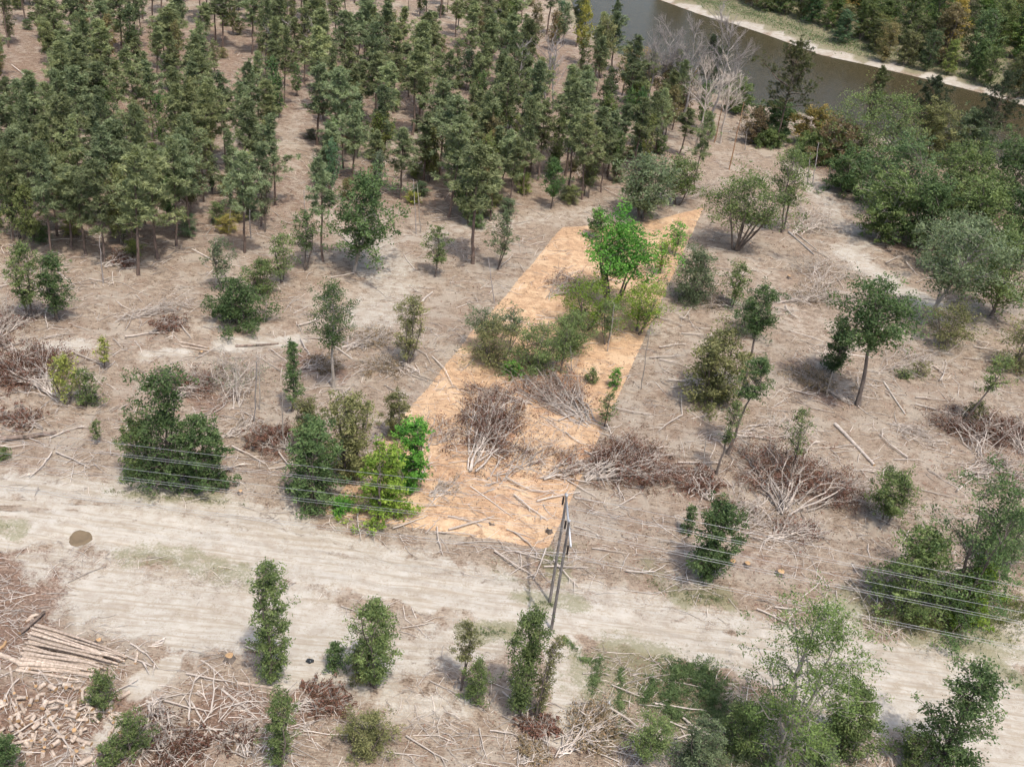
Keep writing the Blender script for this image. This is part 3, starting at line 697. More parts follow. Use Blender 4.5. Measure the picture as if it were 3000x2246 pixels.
D(TR, 2285, 2250, 1757, 370, 'round', 2.3, (0.14, 0.20, 0.065), 0.12, 'large open crowned tree with twin pale trunks in the near right', stems=2, bark=PALEBARK, spread=0.18, clump=0.14, cap=17000)
D(TR, 2455, 2200, 2020, 165, 'bush', 1.9, MG, 0.15, 'leafy round tree at the right foot of the large open crowned tree')
D(TR, 2745, 2265, 1935, 200, 'column', 1.45, DG, 0.1, 'dark leafy tree standing on the white sand in the near right', clump=0.2)
D(BU, 2660, 2240, 2130, 90, 'bush', 1.4, MG, 0.02, 'low branch mass at the left foot of the dark leafy sand tree', cat='bush', stems=3)
D(TR, 800, 1988, 1632, 120, 'column', 1.3, MG, 0.03, 'tall narrow leafy tree on the pale ground below the track', clump=0.24, stems=2)
D(TR, 1100, 2005, 1752, 140, 'round', 1.4, MG, 0.12, 'open leafy young tree right of the tall narrow tree', stems=3, clump=0.2)
D(BU, 1060, 1990, 1900, 80, 'bush', 1.1, OL, 0.02, 'olive bush at the foot of the open leafy young tree', cat='bush', stems=3)
D(TR, 1515, 2100, 1775, 115, 'column', 1.3, MG, 0.1, 'narrow leafy tree below the power poles', clump=0.24, stems=2)
D(SA, 1345, 2025, 1810, 75, 'umbrella', 0.8, OL, 0.45, 'thin olive topped sapling left of the narrow tree below the poles', stems=2)
D(BU, 1390, 2055, 1935, 80, 'bush', 1.2, MG, 0.02, 'green bush at the foot of the thin olive topped sapling', cat='bush', stems=3)
D(SA, 1575, 2100, 1850, 60, 'column', 0.7, OL, 0.1, 'pair of thin leaning stems beside the sandy path', stems=2, lean=25)
D(SA, 815, 2250, 2010, 95, 'column', 1.1, MG, 0.12, 'thin bright sapling among the brown slash at the bottom', stems=2)
D(BU, 392, 2210, 2085, 90, 'round', 1.5, MG, 0.15, 'green sapling above the upright log bundle', cat='bush', stems=2)
D(BU, 300, 2072, 1975, 80, 'bush', 1.3, MG, 0.1, 'green shoot growing beside the cut log rounds', cat='bush', stems=2)
D(BU, 15, 2250, 2155, 75, 'bush', 1.8, DG, 0.02, 'dark bush in the bottom left corner', cat='bush', stems=3)
D(BU, 326, 2246, 2170, 55, 'bush', 1.5, MG, 0.05, 'small green bush below the green sapling and log rounds', cat='bush', stems=2)
D(BU, 985, 1958, 1888, 60, 'bush', 1.6, DG, 0.02, 'small dark bush left of the open leafy young tree', cat='bush', stems=3)
D(BU, 1070, 2195, 2100, 140, 'bush', 1.4, OL, 0.02, 'low leafy bush with bare branches at the bottom', cat='bush', stems=5)
D(SA, 1880, 2240, 2105, 120, 'umbrella', 1.3, MG, 0.3, 'small crooked tree right of the grey brush heap at the bottom', lean=15)
D(BU, 2400, 2260, 2185, 80, 'bush', 1.8, GG, 0.05, 'grey green bush at the bottom beside the twin trunks', cat='bush', stems=3)
D(BU, 2040, 2260, 2120, 130, 'bush', 1.5, GG, 0.05, 'grey green shrub at the bottom left of the twin trunks', cat='bush', stems=4)
D(BU, 2160, 2190, 2060, 130, 'bush', 1.4, MG, 0.05, 'green shrub left of the twin trunked tree', cat='bush', stems=4)
D(SA, 1930, 800, 700, 80, 'round', 0.7, LY, 0.3, 'thin light green sapling near the far right tip of the lot', stems=3)
D(SA, 1975, 745, 650, 70, 'round', 0.8, LB, 0.3, 'bright thin sapling at the far right tip of the lot', stems=2)
D(SA, 1640, 1090, 950, 80, 'round', 0.7, MG, 0.3, 'thin sapling in the middle of the lot', stems=2)
D(SA, 1780, 1010, 880, 90, 'round', 0.7, MG, 0.35, 'thin green sapling between the two yellow green lot thickets', stems=3)
# ---- river bank trees, near side
D(TR, 2140, 905, 770, 90, 'round', .9, MG, 0.3, 'small tree left of the brush piles beyond the lot corner', stems=2)
D(TR, 2155, 730, 515, 240, 'round', 1.1, MG, 0.5, 'open group of leaning stems just beyond the far lot corner', stems=6, spread=0.6)
D(TR, 2290, 680, 425, 130, 'column', 0.9, MG, 0.35, 'crooked thin tree left of the tangled stick pile', stems=2, lean=-20)
D(BU, 2025, 880, 730, 140, 'bush', 1.4, GG, 0.05, 'grey green bush outside the far right border of the lot', cat='bush', stems=4)
D(TR, 1880, 640, 460, 200, 'round', 1.6, GG, 0.25, 'grey green round tree behind the bright many stemmed tree', stems=4)
D(TR, 1985, 600, 460, 120, 'round', 1.4, MG, 0.35, 'small green tree right of the grey green round tree', stems=3)
RB = [(2375, 430, 310, 120, 'round', 1.8, AU, 'yellow tinged tree on the river bank beside the big pine'),
      (2260, 400, 300, 130, 'round', 1.8, DG, 'dark tree under the big river pine'),
      (2250, 430, 380, 90, 'bush', 1.6, MG, 'green shrub at the foot of the big river pine'),
      (2440, 480, 350, 150, 'round', 1.7, BR, 'rust tinged tree at the edge of the river bank wood'),
      (2380, 470, 395, 140, 'bush', 1.8, MG, 'bushy green tree left of the rust tinged tree'),
      (2540, 500, 255, 270, 'round', 1.9, MG, 'large grey green tree with a domed crown on the river bank'),
      (2720, 470, 300, 150, 'round', 1.7, OL, 'olive tree below the slim river pine'),
      (2820, 480, 315, 130, 'round', 1.7, GG, 'grey green tree on the bank beside the rightmost pine'),
      (2600, 620, 395, 240, 'round', 2.1, (0.13, 0.19, 0.085), 'large fresh green tree in front of the domed grey tree'),
      (2790, 610, 420, 200, 'round', 2.0, MG, 'fresh green tree right of the large fresh green tree'),
      (2920, 600, 400, 210, 'round', 1.9, DG, 'dark green tree on the bank at the right edge'),
      (2560, 705, 480, 160, 'umbrella', 1.5, MG, 'tree with a sheaf of pale leaning trunks above the trail'),
      (2690, 720, 520, 190, 'round', 1.9, DG, 'dark tree behind the sheaf of leaning trunks'),
      (2850, 740, 520, 190, 'round', 1.8, MG, 'green tree among the crowded trees at the right edge'),
      (2970, 760, 540, 170, 'round', 1.8, DG, 'dark tree low at the right edge of the river wood'),
      (2480, 560, 440, 140, 'bush', 1.6, DG, 'dark bush shading the river trail'),
      (2780, 800, 620, 210, 'umbrella', 1.5, GG, 'grey green low tree in front of the crowded river wood'),
      (2150, 330, 230, 90, 'round', 1.6, MG, 'green tree right of the pale dead trees'),
      (2200, 420, 310, 80, 'round', 1.0, BR, 'rusty half dead tree by the trail to the river')]
for bx, by, ty, wp, sh, de, c, lb in RB:
    D(TR, bx, by, ty, wp * 1.05, sh, de * 1.6, c, 0.12, lb, stems=5 if 'sheaf' in lb else 2, bark=PALEBARK if 'pale' in lb else None, clump=0.14, cap=11000)
# ---- pines by the river
for i, (bx, by, ty, wp, lb) in enumerate([(2275, 425, 118, 180, 'tall yellowish pine standing over the river bend'), (2530, 440, 195, 95, 'pine top rising above the domed grey tree'),
        (2690, 440, 225, 120, 'slim pine against the brown river water'), (2860, 480, 208, 170, 'broad pine farthest right on the river bank'), (2060, 300, 105, 100, 'dark pine between the pale dead trees')]):
    b = GP(bx, by); h = tall(b, ty); s = ppm(b)
    plant('pine_tree', b, pine_meshes(900 + i, h, 0.34, 1.15 * wp / s / 2, 1.3), (0.095, 0.105, 0.045) if i in (0, 1) else (0.07, 0.088, 0.05), lb, 'pine tree', names=('trunk', 'crown'))

# ---- the pine wood
CLEAR = [(wl(p), wd) for p, wd in [([(95, 150), (90, 300), (70, 400)], 4.5), ([(390, 260), (400, 190)], 5), ([(690, 190), (700, 330), (660, 420)], 5.5),
    ([(900, 290), (860, 370), (840, 450)], 3.4), ([(840, 450), (880, 560), (930, 660)], 5), ([(1270, 90), (1290, 180)], 6), ([(1640, 170), (1660, 330), (1690, 290)], 8), ([(330, 430), (380, 560)], 3), ([(1230, 430), (1150, 560)], 3),
    ([(1120, 640), (1350, 700)], 7)]]
FOREST = np.array(wl([(-160, 790), (60, 755), (200, 765), (330, 770), (430, 775), (560, 725), (640, 690), (770, 690), (850, 610), (960, 640), (1180, 650), (1300, 690), (1450, 665), (1700, 600), (1900, 545), (2000, 450), (1940, 300), (1800, 210), (1600, 60), (1560, -60), (-300, -60), (-300, 500)]))
PINES = [pine_meshes(100 + i, 20.0, c, r, d) for i, (c, r, d) in enumerate([(0.38, 3.7, 1.1), (0.46, 3.3, 1.0), (0.33, 4.0, 1.2), (0.44, 3.1, 1.0), (0.48, 3.6, 1.05), (0.32, 3.6, 1.2), (0.40, 4.2, 1.2), (0.36, 3.0, 1.0), (0.42, 3.0, 1.0)])]
prng = random.Random(11); taken = []
def pine(b, h, label, group=None, wide=1.0):
    k = prng.randrange(len(PINES)); tr, cr = PINES[k]; f = h / 20.0; wd = 1.22 * f ** 0.5 * wide * prng.uniform(0.9, 1.15)
    v = prng.uniform(0.78, 1.22); y = prng.uniform(-0.02, 0.03); c = (PN[0] * v + y, PN[1] * v + y * 0.6, PN[2] * v)
    plant('pine_tree', b, (tr, cr), c, label, 'pine tree', group, prng.uniform(0, 6.28), (wd, wd, f)); taken.append(b[:2])
FRONT = [(405, 805, 425, 1.1, 'tall pine with a bare trunk standing foremost before the left pine wood'), (155, 765, 420, 1.0, 'front pine near the left edge of the wood'), (100, 705, 392, 1.0, 'pine beside the front pine at the left edge of the wood'),
    (40, 705, 440, 0.9, 'slim pine at the left edge of the picture'), (517, 720, 400, 1.0, 'pine behind the foremost bare trunked pine'), (455, 705, 440, 0.9, 'slim pine right behind the foremost bare trunked pine'),
    (330, 690, 370, 1.1, 'broad pine in the middle of the dense left clump'), (717, 740, 435, 1.15, 'dark dense pine left of the sandy gap'), (765, 665, 420, 0.8, 'slim pine at the left rim of the sandy gap'),
    (948, 765, 455, 1.05, 'pine with an ivy wrapped trunk right of the sandy gap'), (1385, 772, 425, 1.5, 'big broad crowned pine above the left corner of the lot'), (1575, 530, 300, 1.0, 'pine with a long bare trunk in the middle of the wood'),
    (1705, 585, 330, 1.2, 'pine before the dark brush at the right of the wood'), (1490, 620, 400, 1.1, 'pine directly behind the big broad crowned pine'), (1110, 560, 380, 1.1, 'pine behind the leafy oak'),
    (1240, 540, 330, 1.1, 'dark pine right of the leafy oak'), (1850, 500, 285, 1.2, 'pine at the right rim of the wood'), (1780, 520, 320, 1.15, 'pine left of the right rim of the wood'), (2030, 560, 330, 0.8, 'slim leaning pine nearest the trail to the river')]
for bx, by, ty, wd, lb in FRONT:
    b = GP(bx, by); pine(b, tall(b, ty), lb, wide=wd)
lo, hi = FOREST.min(0), FOREST.max(0); tries = 0; npn = 0
def place(b):
    x, y = proj(b)
    row = 'rearmost' if y < 120 else ('rear' if y < 300 else ('middle' if y < 470 else 'front'))
    spot = ('by the left edge' if x < 250 else 'of the dense left stand' if x < 620 else 'around the sandy gap' if x < 950 else 'behind the leafy oak' if x < 1300 else 'above the lot corner' if x < 1650 else 'towards the river')
    return row, spot
def size(h): return 'short' if h < 14 else ('middling' if h < 18 else 'tall')
while npn < 290 and tries < 14000:
    tries += 1
    # spread evenly over the picture height as well as over the ground
    px, py = prng.uniform(-120, 2000), -30 + 800 * prng.random() ** 1.05
    p = G(px, py)[:2]; P = p[None]
    if not inside(P, FOREST)[0]: continue
    if any(seg_dist(P, l)[0] < wd for l, wd in CLEAR): continue
    dmin = 3.6 if (px < 620 and py > 250) else (4.9 if py > 110 else 5.2)
    if taken and min(math.hypot(p[0] - q[0], p[1] - q[1]) for q in taken) < dmin: continue
    b = (p[0], p[1], hf(p[0], p[1])); hh = (prng.uniform(17, 21) if py < 130 else prng.choice((prng.uniform(15, 19), prng.uniform(16, 21.5), prng.uniform(11, 16))))
    row, spot = place(b); pine(b, hh, f'{size(hh)} pine in the {row} pine rows {spot}', f'{size(hh)} pines in the {row} rows {spot}', prng.uniform(0.85, 1.3)); npn += 1
# broadleaf trees and undergrowth between the pines, from a few grown forms
FORMS = [broadleaf_meshes(300 + i, 9.0, r, cb, sh, de, 0.34, st, clump=cl) for i, (r, cb, sh, de, st, cl) in enumerate([(3.0, 0.3, 'round', 1.5, 1, .2), (2.4, 0.35, 'umbrella', 1.2, 2, .22), (3.2, 0.15, 'bush', 1.4, 4, .2), (2.2, 0.2, 'column', 1.2, 2, .22), (3.6, 0.25, 'round', 1.8, 2, .18)])]
def form(name, b, h, k, color, label, cat, group, wide=1.0):
    f = h / 9.0; wd = wide * prng.uniform(0.9, 1.1)
    c = tuple(q * prng.uniform(0.85, 1.18) for q in color)
    plant(name, b, FORMS[k], c, label, cat, group, prng.uniform(0, 6.28), (wd, wd, f), names=('trunk', 'crown') if cat == 'tree' else ('stems', 'foliage'))
cnt = 0
while cnt < 260:
    px, py = prng.uniform(-60, 2000), prng.uniform(-20, 780); p = G(px, py)[:2]; P = p[None]
    if not inside(P, FOREST)[0] or any(seg_dist(P, l)[0] < wd * 0.85 for l, wd in CLEAR): continue
    if px < 600 and prng.random() < 0.35: continue
    if px > 1250 and prng.random() < 0.15: continue
    b = (p[0], p[1], hf(p[0], p[1])); right = px > 1250
    row, spot = place(b); nmc = {MG: 'green', GG: 'grey green', OL: 'olive', DG: 'dark green', YG: 'yellow green'}
    if cnt % 2 == 0:
        c = prng.choice((MG, GG, OL, MG, DG, OL))
        form('broadleaf_tree', b, prng.uniform(7, 13), prng.choice((0, 1, 3, 4)), c, f'{nmc[c]} leafy tree in the {row} pine rows {spot}', 'tree', f'{nmc[c]} leafy trees in the {row} rows {spot}', 0.85)
    else:
        c = prng.choice((MG, OL, GG, YG))
        form('bush', b, prng.uniform(2, 4.5), 2, c, f'{nmc[c]} bush under the {row} pine rows {spot}', 'bush', f'{nmc[c]} bushes under the {row} rows {spot}', 0.55)
    cnt += 1
# mixed trees where the wood meets the river
BK = [(1560, 170, 20, OL), (1480, 150, 10, MG), (1420, 120, -10, GG), (1620, 150, 30, (0.26, 0.15, 0.08)), (1700, 190, 15, AU), (1760, 230, 60, OL), (1820, 280, 140, OL), (1870, 300, 175, GG), (1930, 330, 190, OL), (1990, 350, 210, BR), (1700, 260, 120, MG), (1640, 120, 0, GG), (1340, 90, -30, MG), (1530, 260, 120, OL), (1780, 320, 200, DG), (2050, 380, 240, MG), (1950, 400, 260, OL), (1880, 250, 150, AU), (1600, 280, 170, OL), (1690, 130, -20, GG)]
for i, (bx, by, ty, c) in enumerate(BK):
    b = GP(bx, by); h = tall(b, ty)
    form('broadleaf_tree', b, h, (0, 4, 1, 3)[i % 4], c, 'tree with yellowing leaves in the belt before the river' if c in (AU, BR) else ('orange brown leaved tree at the water above the wood' if i == 3 else 'leafy tree in the belt between the pines and the river'), 'tree', None if i == 3 else ('yellowing trees before the river' if c in (AU, BR) else 'green trees before the river'), 1.05)
# a bald cypress like conifer at the water
b = GP(1790, 150); plant('pine_tree', b, pine_meshes(77, tall(b, 5), 0.3, 3.4, 1.0), (0.09, 0.115, 0.06), 'feathery pale green conifer standing against the river water', 'conifer')

# ---- dead trees
for i, (bx, by, ty, wp, lb) in enumerate([(2085, 400, 65, 130, 'largest pale grey dead tree by the river'), (2000, 360, 68, 90, 'pale dead tree left of the largest grey dead tree'), (1925, 330, 60, 90, 'bare grey tree with its crown against the river'),
        (1890, 330, 120, 100, 'grey twiggy dead tree in front of the river belt'), (2040, 430, 180, 90, 'brownish dead tree below the largest grey dead tree'), (2110, 420, 180, 80, 'dead tree right of the largest grey dead tree')]):
    b = GP(bx, by); h = tall(b, ty); s = ppm(b)
    ms = dead_tree_mesh(40 + i, h, wp / s / 1.5, GREYWOOD if i < 4 else bpy.data.materials['dead_wood'])
    e = empty('dead_tree', b); tag(e, lb, 'dead tree'); part('trunk', ms[0], e); part('branches', ms[1], e)
for i, (bx, by, ty) in enumerate([(800, 250, 75), (855, 200, 60), (915, 210, 60), (940, 190, 55), (1515, 300, 120), (1620, 330, 110), (1590, 320, 90), (890, 170, 40)]):
    b = GP(bx, by); h = tall(b, ty); ms = dead_tree_mesh(60 + i % 3, 10.0, 2.3, GREYWOOD, 2)
    e = empty('dead_tree', b, i * 1.3, (h / 10,) * 3); left = bx < 1200
    tag(e, 'thin bare grey tree standing in the ' + ('left pine wood' if left else 'wood before the river'), 'dead tree', 'bare grey trees ' + ('in the left wood' if left else 'before the river')); part('trunk', ms[0], e); part('branches', ms[1], e)
def snag(bx, by, tx, ty, r, mat, label, seed=0):
    b = GP(bx, by); h = tall(b, ty); rng = np.random.RandomState(seed + int(bx)); mb = MB(); s = ppm(b)
    t0 = proj([b[0], b[1], b[2] + h])[0]; lx = (tx - t0) / s
    P = curve((0, 0, -0.3), (lx, 0.2, h), (0, 0, 0), 8, rng, 0.05); tube(mb, P, np.linspace(r, r * 0.45, 8), 6)
    e = empty('tree_snag', b); tag(e, label, 'dead tree'); part('stem', mb.mesh('stem', mat, True), e)
    m2 = MB()
    for k in range(6):
        q = P[rng.randint(3, 8)]; a = rng.rand() * 6.28; L = rng.uniform(0.3, 1.2)
        tube(m2, curve(q, q + np.array([math.cos(a) * L, math.sin(a) * L, rng.uniform(0, 0.5)]), (0, 0, 0.05), 3), (r * 0.3, r * 0.2, 0.012), 3)
    part('stub_branches', m2.mesh('stub_branches', mat), e)
snag(2092, 418, 2122, 290, 0.17, ORANGEBARK, 'orange barked dead trunk left of the trail to the river')
snag(2136, 497, 2180, 300, 0.17, ORANGEBARK, 'longest orange barked dead trunk by the trail to the river')
snag(2182, 440, 2190, 380, 0.10, GREYWOOD, 'thin grey pole between the orange trunks and the trail')
snag(2366, 540, 2376, 450, 0.15, GREYWOOD, 'broken grey snag at the trail, left of two')
snag(2380, 545, 2400, 422, 0.15, GREYWOOD, 'taller broken grey snag at the trail, right of two')
snag(2423, 552, 2434, 490, 0.12, DEADWOOD, 'short leaning snag right of the two grey snags')
for i, (bx, by, tx, ty) in enumerate([(1220, 685, 1212, 530), (1232, 682, 1222, 540), (712, 680, 720, 590), (735, 700, 728, 590), (668, 685, 676, 600), (1600, 1075, 1607, 945), (1675, 1085, 1670, 1000), (1780, 1030, 1800, 895), (2060, 1370, 2070, 1280), (745, 1240, 750, 1060), (762, 1200, 757, 1050), (830, 1300, 825, 1150), (302, 830, 290, 700), (35, 700, 25, 560), (775, 945, 780, 880), (1450, 890, 1430, 760), (2420, 1160, 2440, 1090), (2740, 1010, 2760, 900), (900, 690, 890, 560), (1880, 1140, 1905, 960)]):
    snag(bx, by, tx, ty, 0.10, PALEBARK if i % 3 else GREYWOOD, ['pale bare stem, left of a pair at the foot of the pines', 'pale bare stem, right of a pair at the foot of the pines', 'crooked pale stem left of the sandy gap', 'bare stem beside the crooked pale stem', 'pale thin stem in the brush under the pines',
        'tall white dead stem behind the felled fan in the lot', 'thin grey stem in the lot thicket', 'white bent stem right of the lot thickets', 'grey stem right of the grey brush heap', 'left one of two bare poles by the dark cone tree', 'right one of two bare poles by the dark cone tree',
        'bare pole above the brown heap beside the lot thicket', 'bare stem under the front left pine', 'bare stem at the left edge of the pine wood', 'bare pole right of the wide dark bush', 'bare crooked stem left of the lot border', 'snapped pale stem left of the lone oak trunk', 'thin bare stem in the olive shrub on the right', 'bare stem under the leafy oak side', 'bare grey stem outside the right lot border'][i])

# ---- far bank wood
FARF = [broadleaf_meshes(500 + i, 14.0, r, 0.1, sh, de, 0.42, 2, clump=cl) for i, (r, sh, de, cl) in enumerate([(5.0, 'round', 2.0, .17), (4.2, 'bush', 2.0, .18), (5.6, 'round', 1.9, .16), (4.6, 'column', 1.7, .18), (5.2, 'bush', 2.2, .15)])]
fx = []; tries = 0
def far_tree(p, h, wd, c, lb, gr):
    fx.append(p); b = (p[0], p[1], hf(p[0], p[1])); c = tuple(q * prng.uniform(0.85, 1.2) for q in c)
    plant('broadleaf_tree', b, FARF[prng.randrange(5)], c, lb, 'tree', gr, prng.uniform(0, 6.28), (wd, wd, h / 14.0))
rl = resample(far_l, 400); nrm = np.gradient(rl, axis=0); nrm = np.stack([-nrm[:, 1], nrm[:, 0]], 1); nrm /= np.linalg.norm(nrm, axis=1)[:, None]
for q, nv in zip(rl, nrm):
    px = proj([q[0], q[1], WZ])[0]
    if not 2080 < px < 3200: continue
    off = (27 if px < 2400 else (19 if px < 2560 else 9)) + prng.uniform(-2, 4); p = q + nv * off
    if fx and min(math.hypot(p[0] - t[0], p[1] - t[1]) for t in fx) < 6.5: continue
    far_tree(p, prng.uniform(9, 14), prng.uniform(0.75, 1.0), prng.choice((MG, MG, OL, DG, YG)), 'tree at the rim of the wood right above the far river bank', 'trees at the rim of the far bank')
while len(fx) < 118 and tries < 20000:
    tries += 1
    px, py = prng.uniform(1900, 3250), prng.uniform(-120, 310); p = G(px, py, -1.0)[:2]; P = p[None]
    if p[1] > 500 or p[1] < 0: continue
    if inside(P, river_poly)[0]: continue
    dn, df = seg_dist(P, near_l)[0], seg_dist(P, far_l)[0]
    if df > dn: continue
    lim = 26 if px < 2450 else (15 if px < 2600 else 6)
    lim += 3 * math.sin(p[0] * 0.11)
    if df < lim: continue
    if fx and min(math.hypot(p[0] - q[0], p[1] - q[1]) for q in fx) < 7.2: continue
    fx.append(p); b = (p[0], p[1], hf(p[0], p[1])); k = prng.randrange(5); h = prng.uniform(13, 21) * (0.65 if df < lim + 6 else 1.0)
    gold = (px > 2860 and py < 60) or prng.random() < 0.05
    c0 = AU if gold else prng.choice((MG, DG, MG, GG, OL, MG)); c = tuple(q * prng.uniform(0.85, 1.2) for q in c0)
    front = df < lim + 22
    where = 'above the left stretch' if px < 2400 else ('above the middle stretch' if px < 2700 else 'above the right stretch'); tone = {MG: 'green', DG: 'dark green', GG: 'grey green', OL: 'olive', AU: 'golden'}[c0]
    dep = 'near the front' if front else 'deep inside'; lb, gr = f'{tone} tree {dep} the wood across the river {where}', f'{tone} trees {dep} the far wood {where}'
    wd = prng.uniform(1.05, 1.4) * (0.85 if h < 12 else 1)
    plant('broadleaf_tree', b, FARF[k], c, lb, 'tree', gr, prng.uniform(0, 6.28), (wd, wd, h / 14.0))
# ------------------------------------------------------------------ low growth that nobody could count
def ground_cover(name, regions, n, leaf, hmax, color, label, test=None, seed=1):
    rng = np.random.RandomState(seed); mb = MB(); X, Y, Hh = [], [], []
    for l, wd in regions:
        l = np.array(l); sl = np.linalg.norm(np.diff(l, axis=0), axis=1); m = int(n * (sl.sum() + wd) * wd / sum((np.linalg.norm(np.diff(np.array(q), axis=0), axis=1).sum() + v) * v for q, v in regions))
        t = rng.rand(m) * sl.sum(); s = np.concatenate([[0], np.cumsum(sl)])
        x = np.interp(t, s, l[:, 0]); y = np.interp(t, s, l[:, 1]); a = rng.rand(m) * 6.28; r = wd * np.abs(rng.normal(size=m)) * 0.62 * (1 + 0.35 * wob(x, y, wd * 1.5 + 1, 8))
        x = x + np.cos(a) * r; y = y + np.sin(a) * r
        X.append(x); Y.append(y); Hh.append(hmax * (1 - (r / wd).clip(0, 1) ** 2))
    x, y, hh = np.concatenate(X), np.concatenate(Y), np.concatenate(Hh)
    if test is not None: k = test(x, y); x, y, hh = x[k], y[k], hh[k]
    patch = 0.5 + 0.5 * wob(x, y, 2.3, 5) * 0.8; k = rng.rand(len(x)) < 0.08 + 1.1 * patch * (0.5 + 0.5 * wob(x, y, 0.9, 3)); x, y, hh, patch = x[k], y[k], hh[k], patch[k]
    m = len(x); z = hf_np(x, y) + 0.05 + hh * (0.35 + 0.65 * patch.clip(0, 1)) * rng.uniform(0.25, 1, m)
    A = rng.normal(size=(m, 3)); A[:, 2] = np.abs(A[:, 2]) * 0.9
    blades(mb, np.stack([x, y, z], 1), A, leaf * np.exp(rng.normal(size=m) * 0.4) * 1.15, leaf * 0.42, np.clip(0.2 + 0.6 * patch + rng.normal(size=m) * 0.12, 0, 1), rng)
    o = single(name, mb.mesh(name, LEAF), color=color); tag(o, label, kind='stuff'); return o
ground_cover('creeping_vines', [(wl([(2560, 1790), (2700, 1835), (2800, 1860)]), 2.6), (wl([(2800, 1800), (2930, 1830), (3030, 1800)]), 3.4), (wl([(2900, 1760), (3020, 1780)]), 2.5)], 20000, 0.2, 0.7, (0.16, 0.18, 0.06), 'yellow green vines creeping over the ground under the wires', seed=2)
ground_cover('weeds', [(wl([(1910, 1990), (1890, 2070)]), 1.2), (wl([(1985, 1960), (1955, 2080), (1985, 2110)]), 2.0), (wl([(2060, 1950), (2090, 2100)]), 2.8), (wl([(1960, 1945), (2100, 2000)]), 1.6)], 38000, 0.2, 0.75, (0.12, 0.17, 0.07), 'rows of green leafy weeds below the sandy track', seed=3)
ground_cover('undergrowth', [(wl([(2080, 2080), (2200, 2220)]), 4.0), (wl([(1990, 2220), (2300, 2240)]), 2.5), (wl([(2350, 2170), (2500, 2240)]), 2.0)], 20000, 0.2, 0.7, (0.12, 0.15, 0.075), 'tangled green undergrowth round the twin trunked tree', seed=4)
ground_cover('weeds', [(wl([(1820, 1960), (1815, 2060), (1810, 2150)]), 0.8), (wl([(1760, 1930), (1740, 2000), (1735, 2030)]), 0.9), (wl([(1650, 1870), (1695, 1915)]), 0.65), (wl([(1700, 1935), (1750, 1940)]), 0.55)], 12000, 0.17, 0.45, (0.13, 0.175, 0.075), 'strips of leafy weeds along the sandy path', seed=5)
ground_cover('weeds', [(wl([(1600, 1620), (1640, 1650)]), 1.2), (wl([(2010, 1745), (2110, 1755)]), 1.3), (wl([(1590, 1765), (1625, 1775)]), 0.7), (wl([(1540, 1752), (1550, 1758)]), 0.4), (wl([(1385, 1855), (1480, 1850)]), 1.2), (wl([(1580, 1765), (1640, 1778)]), 0.5)], 4200, 0.15, 0.3, (0.14, 0.18, 0.075), 'low green weeds round the feet of the power poles', seed=6)
ground_cover('grass', [(wl([(300, 1440), (450, 1450), (640, 1470)]), 1.0), (wl([(2930, 1965), (3020, 2000)]), 1.6), (wl([(0, 1545), (40, 1548)]), 0.8), (wl([(640, 1470), (720, 1480)]), 0.8), (wl([(1900, 1700), (2000, 1760)]), 1.5), (wl([(2430, 1800), (2560, 1830)]), 1.6)], 4500, 0.16, 0.2, (0.17, 0.18, 0.09), 'thin grass along the edges of the sandy track', seed=7)
def farside(x, y):
    P = np.stack([x, y], 1); df, dn = seg_dist(P, far_l), seg_dist(P, near_l)
    return (df < dn) & ~inside(P, river_poly) & (df + 3 * wob(x, y, 11, 6) > 8)
ground_cover('riverside_vegetation', [(np.array(far_l[2:-1]) + np.array([7, 20]), 24.0)], 40000, 0.55, 1.3, (0.13, 0.175, 0.085), 'green low vegetation on the far river bank', farside, 8)
ground_cover('riverside_undergrowth', [(np.array(near_l[3:-1]) - np.array([5, 8]), 7.0)], 9000, 0.4, 1.6, (0.10, 0.13, 0.065), 'undergrowth along the near river bank', lambda x, y: ~inside(np.stack([x, y], 1), river_poly), 9)

